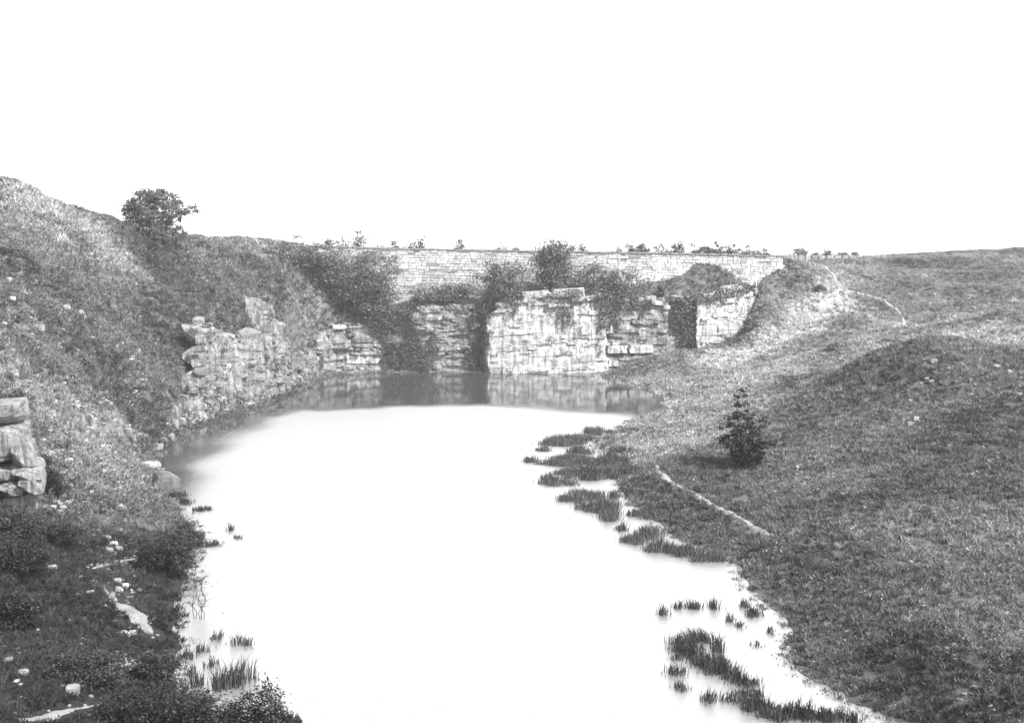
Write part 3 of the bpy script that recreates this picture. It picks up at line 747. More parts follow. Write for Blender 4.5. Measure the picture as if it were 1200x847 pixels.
# loose scree too small to pick apart
sc_items = []
def scree(u0, v0, u1, v1, n, s0, s1):
    for _ in range(n):
        p = hit(r_.uniform(u0, u1), r_.uniform(v0, v1))
        if p[2] < 0.05: continue
        s = r_.uniform(s0, s1)
        sc_items.append(((p[0], p[1], p[2] + s * 0.1), r_.uniform(0, 3), (s * r_.uniform(0.7, 1.5), s, s * 0.6)))
scree(740, 405, 800, 434, 160, 0.12, 0.35); scree(90, 620, 165, 700, 110, 0.04, 0.15); scree(50, 460, 165, 600, 520, 0.06, 0.34); scree(0, 440, 60, 480, 90, 0.06, 0.3)
scree(0, 300, 220, 470, 260, 0.08, 0.3); scree(1030, 690, 1150, 760, 60, 0.03, 0.1); scree(1120, 800, 1190, 840, 50, 0.03, 0.12); scree(0, 700, 150, 847, 60, 0.04, 0.12); scree(115, 685, 185, 750, 120, 0.03, 0.1); scree(100, 652, 165, 672, 60, 0.03, 0.09); scree(140, 765, 160, 786, 30, 0.03, 0.09)
scree(860, 350, 1060, 410, 70, 0.1, 0.28); scree(960, 410, 1200, 620, 70, 0.06, 0.2); scree(195, 495, 230, 525, 60, 0.1, 0.35)
tag(joined('rubble', BLK_SOFT, sc_items, M['scree']), 'loose pale rubble scattered over the slopes and talus', kind='stuff')

# ------------------------------------------------------------------ retaining wall of coursed stone
WL = [(300, 121, 286.5), (340, 121.2, 287), (440, 121.8, 290), (640, 123.2, 294), (800, 125, 296.5), (918, 127.5, 299.5)]
wl_x = np.array([at_depth(u, v, D)[0] for u, D, v in WL]); wl_y = np.array([float(D) for u, D, v in WL]); wl_z = np.array([at_depth(u, v, D)[2] for u, D, v in WL])
wall_root = empty('retaining_wall', (0, 122.8, 7))
tag(wall_root, 'long pale wall of coursed stone with dark coping above the quarry cliff', 'wall')
core = []
for x in np.linspace(wl_x[0], wl_x[-1], 40):
    y = np.interp(x, wl_x, wl_y); zt = np.interp(x, wl_x, wl_z)
    core.append([(x, y + 0.12 - 0.03 * 0, 5.5), (x, y + 0.12, zt - 0.16), (x, y + 0.7, zt - 0.16), (x, y + 0.7, 5.5)])
core = np.array(core) - np.array([0, 122.8, 7]); ii = np.arange(160).reshape(40, 4)
cf = np.concatenate([np.stack([ii[:-1, a], ii[1:, a], ii[1:, (a + 1) % 4], ii[:-1, (a + 1) % 4]], -1) for a in range(4)])
obj('wall_core', mesh('wall_core', core, cf, M['mortar']), wall_root)
ws = []
H0 = 0.0; ci = 0
WALL_H = 6.0
while H0 < WALL_H:
    th = r_.uniform(0.24, 0.36)
    x = wl_x[0] + r_.uniform(0, 0.5)
    while x < wl_x[-1] - 0.3:
        w = r_.choice([0.35, 0.5, 0.65, 0.85, 1.2]) * r_.uniform(0.85, 1.15)
        xm = x + w / 2
        if xm < wl_x[-1]:
            y = np.interp(xm, wl_x, wl_y); zt = np.interp(xm, wl_x, wl_z) - 0.17
            ang = math.atan2(np.interp(xm + .5, wl_x, wl_y) - np.interp(xm - .5, wl_x, wl_y), 1.0)
            ws.append(((xm, y - 122.8 + 0.15 + r_.normal(0, 0.03), zt - H0 - th / 2 - 7), ang, (w - 0.012, 0.34, th - 0.012)))
        x += w
    H0 += th
seen = []
for t in ws:
    u, v, _ = project(np.array(t[0]) + np.array([0, 122.8, 7]))
    vis = 445 < u < 905 and v < 343 and not (550 < u < 745 and v > 318) and not (u > 770 and v > 345 - (u - 770) * 0.8)
    seen.append(t[2][0] * t[2][2] if vis else -1)
order = np.argsort(-np.array(seen))
var_ws = mk_variants(BLK_SHARP, 'stone', M['wall'])
for k, i in enumerate(order[:300]):
    loc, rz, s = ws[i]
    obj('stone', var_ws[k % 8], wall_root, loc, (0, 0, rz), s)
joined('masonry', BLK_SHARP, [ws[i] for i in order[300:]], M['wall'], wall_root)
var_cop = mk_variants(BLK_SHARP, 'coping_stone', M['coping'])
x = wl_x[0]; k = 0
while x < wl_x[-1] - 0.4:
    w = r_.uniform(0.8, 1.2)
    xm = x + w / 2
    y = np.interp(xm, wl_x, wl_y); zt = np.interp(xm, wl_x, wl_z)
    obj('coping_stone', var_cop[k % 8], wall_root, (xm, y - 122.8 + 0.32, zt - 0.08 - 7), (0, (np.interp(xm - .5, wl_x, wl_z) - np.interp(xm + .5, wl_x, wl_z)), math.atan2(np.interp(xm + .5, wl_x, wl_y) - np.interp(xm - .5, wl_x, wl_y), 1)), (w * 0.985, 0.9, 0.2))
    x += w; k += 1
# low pale wall carrying on past the end of the retaining wall
fw = empty('field_wall', tuple(at_depth(975, 305, 150)))
tag(fw, 'low pale field wall along the skyline beyond the hillside track', 'wall')
x0 = at_depth(916, 300, 150)[0]; x1 = at_depth(1036, 300, 156)[0]
x = x0; k = 0
while x < x1:
    w = r_.uniform(0.9, 1.5); y = 150 + (x - x0) * 0.4
    hz = at_depth(600, 299.3, y)[2]
    zb = height(x, y)
    obj('stone', var_pale[k % 8], fw, (x + w / 2 - fw.location.x, y - fw.location.y, (hz + zb) / 2 - 0.15 - fw.location.z), (0, 0, 0.38), (w * 0.99, 0.4, max(hz - zb, 0.4) + 0.3))
    x += w; k += 1

# ------------------------------------------------------------------ leaves, shrubs, trees
def leaf_quads(cen, size, r, up=0.35, elong=1.5):
    n = len(cen)
    nrm = r.normal(0, 1, (n, 3)); nrm[:, 2] = np.abs(nrm[:, 2]) + up
    nrm /= np.linalg.norm(nrm, axis=1, keepdims=True)
    t = r.normal(0, 1, (n, 3)); t -= (t * nrm).sum(1, keepdims=True) * nrm
    t /= np.linalg.norm(t, axis=1, keepdims=True)
    b = np.cross(nrm, t)
    s = (size * r.uniform(0.6, 1.35, n))[:, None]
    V = np.stack([cen - t * s * elong * 0.5, cen + b * s * 0.42, cen + t * s * elong * 0.5 + nrm * s * 0.12, cen - b * s * 0.42], 1)
    Fc = np.arange(n * 4).reshape(n, 4)
    return V.reshape(-1, 3), Fc
def tube(pts, rad, sides=5):
    pts = np.asarray(pts, float); n = len(pts)
    T = np.gradient(pts, axis=0); T /= np.linalg.norm(T, axis=1, keepdims=True) + 1e-9
    ref = np.where(np.abs(T[:, 2:3]) > 0.9, [[1, 0, 0]], [[0, 0, 1]])
    a = np.cross(T, ref); a /= np.linalg.norm(a, axis=1, keepdims=True) + 1e-9
    b = np.cross(T, a)
    ang = np.linspace(0, 2 * np.pi, sides, endpoint=False)
    V = pts[:, None] + np.asarray(rad)[:, None, None] * (np.cos(ang)[None, :, None] * a[:, None] + np.sin(ang)[None, :, None] * b[:, None])
    ii = np.arange(n * sides).reshape(n, sides)
    f = np.stack([ii[:-1], np.roll(ii, -1, 1)[:-1], np.roll(ii, -1, 1)[1:], ii[1:]], -1).reshape(-1, 4)
    return V.reshape(-1, 3), f
def shrub(name, base, H, W, label, cat='bush', group=None, seed=0, leaf=0.16, nclump=60, per=50, mat='leaf_mid', shape=None, limbs=9, Wy=None, clump_r=0.16, trunk_h=0.18, parts=True, hollow=0.5, lean=0.0, flat=0.6):
    """shape(r) -> (n,3) points in unit box x,y in [-1,1], z in [0,1]; default: rough dome"""
    r = np.random.default_rng(1000 + seed)
    Wy = Wy or W
    root = empty(name, base)
    tag(root, label, cat, group)
    if shape is None:
        ns = int(r.integers(4, 7))
        sc_ = np.stack([r.uniform(-0.55, 0.55, ns), r.uniform(-0.5, 0.5, ns)], -1); sr = r.uniform(0.32, 0.62, ns); sh_ = r.uniform(0.45, 0.95, ns)
        sc_[0] = r.uniform(-0.25, 0.25, 2); sh_[0] = 1.0; sr[0] = 0.6
        k = r.integers(0, ns, nclump)
        Q = r.normal(0, 1, (nclump, 3)); Q /= np.linalg.norm(Q, axis=1, keepdims=True)
        Q *= (r.uniform(hollow ** 3, 1, nclump) ** (1 / 3))[:, None]
        P = np.stack([sc_[k, 0] + Q[:, 0] * sr[k], sc_[k, 1] + Q[:, 1] * sr[k], sh_[k] * (0.5 + 0.48 * Q[:, 2])], -1)
    else:
        P = shape(r)
    if shape is None: P = P * np.array([1.12, 1.12, 1.0])
    Pw = P * np.array([W / 2, Wy / 2, H]); Pw[:, 0] += lean * Pw[:, 2]
    cr = clump_r * max(W, H) * r.uniform(0.55, 1.3, len(Pw))
    cen = np.repeat(Pw, per, 0) + r.normal(0, 1, (len(Pw) * per, 3)) * np.repeat(cr, per)[:, None] * np.array([0.62, 0.62, 0.62 * flat])
    cen[:, 2] = np.maximum(cen[:, 2], 0.03)
    V, Fc = leaf_quads(cen, leaf, r)
    obj('crown', mesh('crown', V, Fc, M[mat]), root)
    if parts:
        Vs, Fs, n = [], [], 0
        sel = Pw[r.permutation(len(Pw))[:limbs]]
        fork = np.array([lean * H * trunk_h, 0, H * trunk_h])
        tr = max(0.03, 0.018 * H + 0.02)
        V0, F0 = tube([[0, 0, -0.4], [0.02, 0.01, H * trunk_h * 0.5], fork], [tr * 1.4, tr * 1.1, tr])
        Vs.append(V0); Fs.append(F0); n += len(V0)
        for q in sel:
            mid = fork * 0.5 + q * 0.5 + r.normal(0, 0.05 * H, 3) + np.array([0, 0, 0.06 * H])
            V0, F0 = tube([fork * 0.8, (fork + mid) / 2 + r.normal(0, 0.02 * H, 3), mid, q], [tr * 0.75, tr * 0.5, tr * 0.35, tr * 0.1], 4)
            Vs.append(V0); Fs.append(F0 + n); n += len(V0)
        obj('trunk', mesh('trunk', np.concatenate(Vs), np.concatenate(Fs), M['bark'], True), root)
    return root
def on_px(u, v, D=None):
    p = hit(u, v)
    return p if D is None else at_depth(u, v, D)
def m_px(p, px): return px * math.hypot(p[1], 0) / F_PX * 1.005

# wind-trimmed tree on the brow
tb = hit(188, 279); tb[2] -= 0.1
def brow_shape(r):
    P = []
    while len(P) < 300:
        q = r.uniform([-1, -1, 0.0], [1, 1, 1])
        # main dome swept up to the right, thin lower limbs on the lee side with sky gaps
        dome = ((q[0] + 0.12) / 0.8) ** 2 + (q[1] / 0.9) ** 2 + ((q[2] - 0.36) / 0.62) ** 2 < 1 and not (q[0] > 0.1 and q[2] < 0.66)
        skirt = q[2] < 0.3 and abs(q[0] + 0.3) < 0.75 and abs(q[1]) < 0.8 and q[0] < 0.45
        limb = q[0] > 0.15 and abs(q[2] - (0.56 + 0.05 * math.sin(q[0] * 9))) < 0.12 and q[0] < 0.98 and abs(q[1]) < 0.4 and r.random() < 0.45
        low = q[0] > 0.1 and q[0] < 0.6 and abs(q[2] - 0.32) < 0.07 and abs(q[1]) < 0.4 and r.random() < 0.5
        if dome or skirt or limb or low: P.append(q)
    return np.array(P)
shrub('hawthorn_tree', tb, m_px(tb, 58), m_px(tb, 88), 'wind-trimmed rounded hawthorn tree standing alone on the brow of the rough slope', 'tree', seed=1, leaf=0.17, per=60, mat='leaf_far_hazed', shape=brow_shape, limbs=26, clump_r=0.065, trunk_h=0.22, flat=0.6)

# big bushes under the retaining wall
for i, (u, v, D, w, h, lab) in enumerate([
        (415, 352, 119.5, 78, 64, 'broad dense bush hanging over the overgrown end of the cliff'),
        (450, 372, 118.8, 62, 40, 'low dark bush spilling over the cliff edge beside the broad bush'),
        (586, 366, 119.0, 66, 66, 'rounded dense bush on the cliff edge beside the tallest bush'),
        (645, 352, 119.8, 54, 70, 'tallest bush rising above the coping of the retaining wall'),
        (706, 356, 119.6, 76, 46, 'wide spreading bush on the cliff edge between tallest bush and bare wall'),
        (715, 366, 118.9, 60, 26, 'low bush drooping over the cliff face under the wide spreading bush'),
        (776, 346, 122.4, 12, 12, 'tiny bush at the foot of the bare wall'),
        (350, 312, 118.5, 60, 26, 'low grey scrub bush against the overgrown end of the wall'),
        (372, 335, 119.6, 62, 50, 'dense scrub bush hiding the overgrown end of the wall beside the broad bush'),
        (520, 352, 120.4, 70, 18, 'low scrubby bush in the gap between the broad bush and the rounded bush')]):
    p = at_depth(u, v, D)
    shrub('bush', p, m_px(p, h) * 1.08, m_px(p, w) * 1.22, lab, 'bush', seed=10 + i, leaf=0.17, nclump=int(34 + w * h / 30), per=50, mat='leaf_far_hazed', Wy=m_px(p, w) * 0.55, clump_r=0.1, limbs=7)

# bushes peeping over the wall and along the skyline
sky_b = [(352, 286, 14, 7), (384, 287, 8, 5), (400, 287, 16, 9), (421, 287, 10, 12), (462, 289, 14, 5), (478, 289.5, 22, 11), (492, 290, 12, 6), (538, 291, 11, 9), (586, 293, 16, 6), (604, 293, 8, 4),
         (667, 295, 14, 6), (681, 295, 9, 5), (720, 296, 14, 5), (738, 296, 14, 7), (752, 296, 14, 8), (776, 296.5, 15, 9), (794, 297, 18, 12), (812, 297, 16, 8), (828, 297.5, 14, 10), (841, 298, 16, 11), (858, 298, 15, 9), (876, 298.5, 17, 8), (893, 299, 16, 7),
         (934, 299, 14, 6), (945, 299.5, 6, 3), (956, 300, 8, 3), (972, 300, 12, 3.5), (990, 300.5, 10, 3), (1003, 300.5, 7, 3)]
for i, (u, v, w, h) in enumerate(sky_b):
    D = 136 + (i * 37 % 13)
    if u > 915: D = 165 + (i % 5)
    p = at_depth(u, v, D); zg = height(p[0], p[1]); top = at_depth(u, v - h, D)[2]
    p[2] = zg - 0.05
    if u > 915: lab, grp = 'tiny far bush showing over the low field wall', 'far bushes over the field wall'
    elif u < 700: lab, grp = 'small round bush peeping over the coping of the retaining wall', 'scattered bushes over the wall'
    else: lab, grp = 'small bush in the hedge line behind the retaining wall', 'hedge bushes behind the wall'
    shrub('bush', p, (top - zg) * 1.12 + 0.2, m_px(p, w) * 1.45, lab, 'bush', grp, 40 + i, leaf=0.2, nclump=44, per=30, mat='leaf_far_hazed', clump_r=0.14, limbs=4, parts=(top - zg) > 1.0)

# dark upright hawthorn by the mound
hb = hit(872, 549)
def haw_shape(r):
    P = []
    while len(P) < 165:
        q = r.uniform([-1, -1, 0.0], [1, 1, 1])
        z = q[2]
        wid = np.interp(z, [0, 0.12, 0.3, 0.55, 0.68, 0.8, 1.0], [0.25, 0.55, 0.95, 0.72, 0.62, 0.34, 0.3])
        cx = np.interp(z, [0, 0.4, 0.7, 0.85, 1], [0.1, -0.02, 0.06, -0.1, -0.38])
        if abs(q[0] - cx) < wid and abs(q[1]) < wid and (z < 0.68 or r.random() < 0.55): P.append(q)
    P += [np.array([1.3 + 0.2 * k, 0.1, 0.3]) for k in (-2, 0, 2)] + [np.array([-1.05, 0, 0.52])]
    return np.array(P)
shrub('hawthorn_bush', hb, m_px(hb, 94), m_px(hb, 56), 'dark upright hawthorn bush growing at the foot of the mound near the pond', 'bush', seed=90, leaf=0.11, per=36, mat='leaf_dark', shape=haw_shape, limbs=34, clump_r=0.034, trunk_h=0.14)
p = hit(976, 411)
shrub('bush', p, m_px(p, 11), m_px(p, 24), 'small dark round bush in the hollow behind the mound', 'bush', seed=91, leaf=0.14, nclump=26, per=50, mat='leaf_far_hazed', clump_r=0.13, limbs=4)
p = hit(962, 342)
shrub('bush', p, m_px(p, 11), m_px(p, 13), 'small dark bush beside the top of the hillside track', 'bush', seed=92, leaf=0.16, nclump=18, per=40, mat='leaf_far_hazed', clump_r=0.14, limbs=4)
p = hit(878, 388)
shrub('bush', p, m_px(p, 20), m_px(p, 18), 'dark bush tucked against the end of the cliff', 'bush', seed=93, leaf=0.18, nclump=22, per=40, mat='leaf_far_hazed', clump_r=0.13, limbs=4)

# scrub along the near shore of the rough slope
for i, (u, v, w, h, lab, mt) in enumerate([
        (200, 672, 58, 52, 'leafy dark bush overhanging the water above the bare twigs', 'leaf_dark'),
        (214, 640, 40, 32, 'small leafy bush at the shore beside the reed spit', 'leaf_mid'),
        (30, 668, 70, 46, 'dark bramble bush below the layered rock outcrop', 'leaf_dark'),
        (70, 640, 44, 34, 'low dark bush beside the foot of the layered outcrop', 'leaf_dark'),
        (20, 628, 56, 34, 'ragged low bush hiding the foot of the layered outcrop', 'leaf_mid'),
        (16, 474, 46, 14, 'low tussocky bush on top of the layered outcrop', 'leaf_mid'),
        (58, 585, 36, 50, 'narrow dark bush growing against the side of the layered outcrop', 'leaf_dark'),
        (10, 735, 60, 40, 'bramble clump on the scrubby bank between outcrop and lower path', 'leaf_dark'),
        (110, 800, 70, 40, 'tangled low bush beside the lower trodden path', 'leaf_mid'),
        (190, 800, 44, 40, 'leafy bush between the white path patch and the water', 'leaf_mid')]):
    p = hit(u, v)
    shrub('bush', p, m_px(p, h) * 1.08, m_px(p, w) * 1.18, lab, 'bush', seed=100 + i, leaf=0.055, nclump=int(26 + w * h / 28), per=80, mat=mt, clump_r=0.085, limbs=12, hollow=0.2, flat=0.8)
for i, (u, v, w, h, lab) in enumerate([
        (165, 872, 110, 62, 'leafy shrub standing among the others at the near water edge by the path end'),
        (232, 872, 96, 66, 'dense dark leafy shrub in the middle of the near shore thicket'),
        (290, 868, 80, 60, 'leafy shrub mixed with tall reeds on the near shore'),
        (335, 872, 44, 40, 'last small shrub of the near shore thicket out in the water')]):
    p = at_z(u, v, 0.05)
    shrub('shrub', p, m_px(p, h) * 1.15, m_px(p, w) * 1.25, lab, 'shrub', seed=120 + i, leaf=0.055, nclump=int(70 + w * 0.8), per=70, mat='leaf_dark', clump_r=0.09, limbs=14, hollow=0.2, flat=0.9)

# bare twiggy sapling standing in the water
tp0 = at_z(228, 725, 0.0)
sap = empty('bare_sapling', tp0); tag(sap, 'bare thin twiggy sapling standing in the water beside the dark hollow', 'sapling')
Vs, Fs, n = [], [], 0
r = np.random.default_rng(5)
for k in range(6):
    bx = r.uniform(-0.22, 0.3); h = r.uniform(1.3, 2.05)
    pts = [(bx, 0, -0.3)]
    for q in range(1, 8):
        pts.append((bx + 0.09 * math.sin(q * 1.1 + k) + r.normal(0, 0.03) + 0.02 * q * (k - 2.5) * 0.5, r.normal(0, 0.04), h * q / 7))
    V0, F0 = tube(pts, np.linspace(0.016, 0.006, 8), 4); Vs.append(V0); Fs.append(F0 + n); n += len(V0)
    for q in range(2, 8):
        for _ in range(2):
            a = np.array(pts[q]); d = np.array([r.choice([-1, 1]) * r.uniform(0.1, 0.35), r.normal(0, 0.1), r.uniform(0.02, 0.22)])
            V0, F0 = tube([a, a + d * 0.5 + r.normal(0, 0.02, 3), a + d], [0.008, 0.006, 0.003], 3); Vs.append(V0); Fs.append(F0 + n); n += len(V0)
obj('stems', mesh('stems', np.concatenate(Vs), np.concatenate(Fs), M['bark']), sap)
V, Fc = leaf_quads(r.normal(0, 1, (60, 3)) * [0.3, 0.12, 0.45] + [0.05, 0, 1.1], 0.05, r)
obj('leaves', mesh('leaves', V, Fc, M['leaf_dark']), sap)

# two thin pale poles leaning by the wall end
for k, (u0, v0, u1, v1) in enumerate([(881, 314, 884, 328), (887, 338, 883, 322)]):
    a = hit(u0, max(v0, v1)); b = at_depth(u1 if v1 < v0 else u0, min(v0, v1), a[1]); base = hit(u0 if v0 > v1 else u1, max(v0, v1))
    b = at_depth(u1 if v1 < v0 else u0, min(v0, v1), base[1] + 0.3)
    V0, F0 = tube([np.zeros(3) - [0, 0, 0.3], (b - base) / 2 + [0.03, 0, 0], b - base], [0.07, 0.06, 0.05], 6)
    o = obj('leaning_pole', mesh('leaning_pole', V0, F0, M['pale_wood'], True), None, base)
    tag(o, 'thin pale pole leaning on the grassy bank by the end of the wall', 'pole', 'leaning pale poles')

# ------------------------------------------------------------------ reeds
def reed_clump(u, v, w, h, label, group, seed, hgt, tone='reed', dense=1.0, ry=0.32):
    p = at_z(u, v - h * 0.25, 0.0)
    r = np.random.default_rng(2000 + seed)
    W = m_px(p, w) / 2
    n = int(np.clip(W * W * ry * 3.14 * 420 * dense + 34, 34, 1600))
    nc = max(3, int(W * 9)); ca = r.uniform(0, 6.283, nc); cq = np.sqrt(r.uniform(0, 1, nc)); ck = r.integers(0, nc, n)
    x = (np.cos(ca) * cq)[ck] * W * 0.72 + r.normal(0, 0.09, n) + r.normal(0, 0.22, n) * W; y = (np.sin(ca) * cq)[ck] * W * max(ry * 2.2, 0.3) + r.normal(0, 0.12, n)
    q = np.hypot(x / W, y / W) * 0.8
    hh = hgt * r.uniform(0.35, 1.2, n) * (r.uniform(0.6, 1.15, nc)[ck]) * np.clip(1.15 - 0.35 * q, 0.4, 1.2)
    hh = hh * r.uniform(0.75, 1.3)
    ln = (r.normal(0, 0.25, (n, 2)) + r.normal(0, 0.12, 2)) * hh[:, None]
    bw_ = r.uniform(0.006, 0.014, n) * (1 + p[1] / 60)
    th = r.uniform(0, 3.14, n)
    dx = np.cos(th) * bw_; dy = np.sin(th) * bw_ * 0.5
    z0 = np.full(n, -0.12)
    V = np.stack([np.stack([x - dx, y - dy, z0], -1), np.stack([x + dx, y + dy, z0], -1),
                  np.stack([x + dx * 0.8 + ln[:, 0] * 0.35, y + dy + ln[:, 1] * 0.35, hh * 0.6], -1), np.stack([x - dx * 0.8 + ln[:, 0] * 0.35, y - dy + ln[:, 1] * 0.35, hh * 0.6], -1),
                  np.stack([x + ln[:, 0], y + ln[:, 1], hh], -1)], 1).reshape(-1, 3)
    b0 = np.arange(n)[:, None] * 5
    Fc = [[i, i + 1, i + 2, i + 3] for i in b0[:, 0]] + [[i + 3, i + 2, i + 4] for i in b0[:, 0]]
    size = 'tiny' if w <= 10 else 'small' if w <= 18 else 'medium' if w <= 28 else 'broad'
    label = size + ' ' + label; group = size + ' ' + group
    o = obj('reed_clump', mesh('reed_clump', V, Fc, M[tone]), None, p)
    return tag(o, label, 'reeds', group)
L_A = ('dark clump of thin reeds standing in open water off the near grassy bank', 'reeds in the near shallows')
for i, q in enumerate([(778, 721, 14, 7), (797, 714, 12, 6), (810, 714, 20, 9), (836, 715, 12, 9), (884, 724, 22, 13), (872, 712, 14, 8), (856, 729, 12, 6), (866, 735, 10, 5), (794, 762, 36, 18), (822, 756, 40, 18), (806, 774, 40, 18), (842, 766, 22, 18),
                       (792, 794, 20, 13), (826, 792, 40, 24), (852, 796, 30, 22), (870, 806, 36, 26), (797, 811, 15, 11), (828, 823, 18, 10), (858, 826, 24, 20), (884, 840, 32, 26), (912, 846, 40, 28), (942, 844, 40, 26), (972, 850, 40, 24), (995, 852, 24, 16), (903, 742, 8, 4), (886, 758, 6, 6), (815, 768, 34, 16), (834, 781, 34, 18), (848, 790, 26, 18), (878, 822, 30, 22), (897, 834, 30, 22), (928, 842, 34, 22), (956, 846, 34, 22)]):
    reed_clump(q[0], q[1], q[2] * 1.18 if q[2] > 18 else q[2], q[3], *L_A, i, 0.36 if q[2] > 10 else 0.25, dense=1.7)
L_B = ('pale grey reed tuft in the marshy shallows below the turf spur', 'reeds in the marshy shallows')
for i, q in enumerate([(762, 492, 30, 6), (658, 522, 46, 8), (690, 507, 12, 3), (622, 542, 18, 7), (640, 530, 18, 7), (700, 552, 80, 20), (672, 545, 50, 16), (715, 560, 50, 14), (657, 573, 42, 20), (640, 566, 20, 12), (675, 589, 30, 8), (700, 599, 46, 14), (660, 588, 18, 6), (713, 614, 26, 16), (730, 623, 14, 9),
                       (745, 638, 36, 11), (776, 648, 42, 16), (806, 652, 46, 16), (752, 608, 36, 13), (732, 535, 40, 10), (722, 585, 20, 8), (680, 533, 30, 8), (722, 546, 60, 14), (738, 560, 40, 12), (690, 562, 44, 14), (742, 578, 26, 9), (648, 547, 40, 12), (764, 632, 44, 14), (826, 660, 40, 12), (690, 585, 40, 12), (716, 604, 30, 12), (680, 518, 40, 8), (705, 510, 30, 6), (665, 560, 40, 14)]):
    reed_clump(q[0], q[1], q[2] * 1.12, q[3], *L_B, 50 + i, 0.42, 'reed_pale', 1.3, 0.4)
L_C = ('dark reed tuft in the water beside the dark boulder shore', 'reeds by the rough shore')
for i, q in enumerate([(206, 584, 28, 8), (218, 592, 26, 8), (240, 601, 26, 8), (279, 632, 9, 6), (250, 640, 24, 6), (232, 642, 18, 8), (270, 622, 8, 3)]):
    reed_clump(*q, *L_C, 80 + i, 0.3, 'reed', 1.5)
L_D = ('thin dark reeds in shallow water between the bare twigs and the near thicket', 'reeds below the bare twigs')
for i, q in enumerate([(253, 752, 14, 12), (278, 757, 14, 9), (289, 757, 8, 6), (236, 767, 16, 18), (247, 784, 10, 16), (218, 774, 18, 14), (226, 792, 12, 8), (279, 808, 44, 26), (262, 812, 24, 20), (228, 808, 20, 14)]):
    reed_clump(*q, *L_D, 100 + i, 0.36 if i < 7 else 0.55, 'reed', 1.2)

# ------------------------------------------------------------------ ivy and scrub on the rock
def face_leaves(name, label, n, us, fn, zlo, zhi, leaf, seed, thr):
    r = np.random.default_rng(seed)
    x = r.uniform(u2x(us[0]), u2x(us[1]), n); zt = np.interp(x, cl_x, cl_top) + 0.2; zb = np.maximum(np.interp(x, cl_x, cl_bot), 0.0)
    t = r.uniform(zlo, zhi, n); zz = zb + (zt - zb) * t
    k = fbm(x * 0.35 + seed, zz * 0.16, 4) + 0.25 * fbm(x * 1.5, zz * 0.8 + seed, 3) + fn(t)
    ok = k > thr
    x, zz = x[ok], zz[ok]
    y = cliff_y(x) - 0.3 - np.abs(r.normal(0, 0.3, len(x))) * (0.4 + 2.0 * np.clip(k[ok] - thr, 0, 0.4)) + 0.04 * zz
    V, Fc = leaf_quads(np.stack([x, y, zz], -1), leaf, r)
    o = obj(name, mesh(name, V, Fc, M['ivy'])); tag(o, label, kind='stuff')
face_leaves('ivy', 'ivy and scrub covering the overgrown part of the cliff', 26000, (376, 570), lambda t: 0.10 * (t - 0.4) + 0.05, -0.02, 1.08, 0.14, 31, 0.075)
face_leaves('ivy', 'thin weeds along the top of the clean cliff face', 2600, (569, 700), lambda t: 0.5 * (t - 0.85), 0.6, 1.05, 0.18, 32, 0.0)
face_leaves('ivy', 'streaks of weeds down the mixed cliff face', 11000, (700, 783), lambda t: 0.08 * (t - 0.5), 0.0, 1.05, 0.13, 33, 0.09)
face_leaves('ivy', 'weeds filling the recess between the pale rock faces', 2600, (784, 816), lambda t: 0 * t + 0.1, 0.0, 1.05, 0.18, 34, 0.06)
face_leaves('ivy', 'thin weeds along the top of the end rock face', 1500, (818, 884), lambda t: 0.6 * (t - 0.85), 0.6, 1.05, 0.18, 35, 0.0)

# scrub in the joints of the side cliff and low down on the rough slope
def side_leaves():
    r = np.random.default_rng(41)
    cen = []
    for loc, rz, s_ in side_items:
        if r.random() < 0.7:
            m = int(r.integers(8, 36))
            c = np.array(loc) + np.array([0.3, r.choice([-1, 1]) * s_[1] * 0.5, 0.1]) 
            cen.append(c + r.normal(0, 1, (m, 3)) * [0.3, 0.3, 0.28])
    sh = sheet.reshape(-1, 3)
    mk = fbm(sh[:, 1] * 0.35, sh[:, 2] * 0.3, 4) + 0.5 * fbm(sh[:, 1] * 1.3, sh[:, 2] * 1.1, 3)
    pick = sh[mk > 0.09]; pick = pick[r.permutation(len(pick))[:5200]]
    cen.append(pick + r.normal(0, 0.14, pick.shape) + [0.12, 0, 0])
    cen = np.concatenate(cen); cen = cen[cen[:, 2] > 0.1]
    V, Fc = leaf_quads(cen, 0.15, r)
    tag(obj('ivy', mesh('ivy', V, Fc, M['ivy'])), 'weeds growing in the joints of the buttressed side cliff', kind='stuff')
side_leaves()

# ------------------------------------------------------------------ grass and herbs over all the turf
def tuft_mesh(seed, blades, hgt, rad, wid, lean):
    r = np.random.default_rng(seed)
    V, Fc = [], []
    for i in range(blades):
        a = r.uniform(0, 6.283); q = rad * math.sqrt(r.random()); x, y = q * math.cos(a), q * math.sin(a)
        h = hgt * r.uniform(0.5, 1.2); la = r.uniform(0, 6.283); l = lean * h * r.uniform(0.3, 1.2)
        w = wid * r.uniform(0.6, 1.3); t = r.uniform(0, 3.14); dx, dy = w * math.cos(t), w * math.sin(t)
        b = len(V)
        V += [(x - dx, y - dy, -0.03), (x + dx, y + dy, -0.03), (x + dx * .7 + l * .4 * math.cos(la), y + dy * .7 + l * .4 * math.sin(la), h * .62), (x + l * math.cos(la), y + l * math.sin(la), h)]
        Fc += [(b, b + 1, b + 2), (b, b + 2, b + 3)]
    return mesh('grass_tuft', V, np.array(Fc), M['grass'])
def herb_mesh(seed, n, hgt, rad, leaf):
    r = np.random.default_rng(seed)
    P = r.normal(0, 1, (n, 3)) * [rad, rad, hgt * 0.5] + [0, 0, hgt * 0.35]
    P[:, 2] = np.abs(P[:, 2])
    V, Fc = leaf_quads(P, leaf, r)
    return mesh('herb', V, Fc, M['grass'])
protos = bpy.data.collections.new('tuft_shapes')
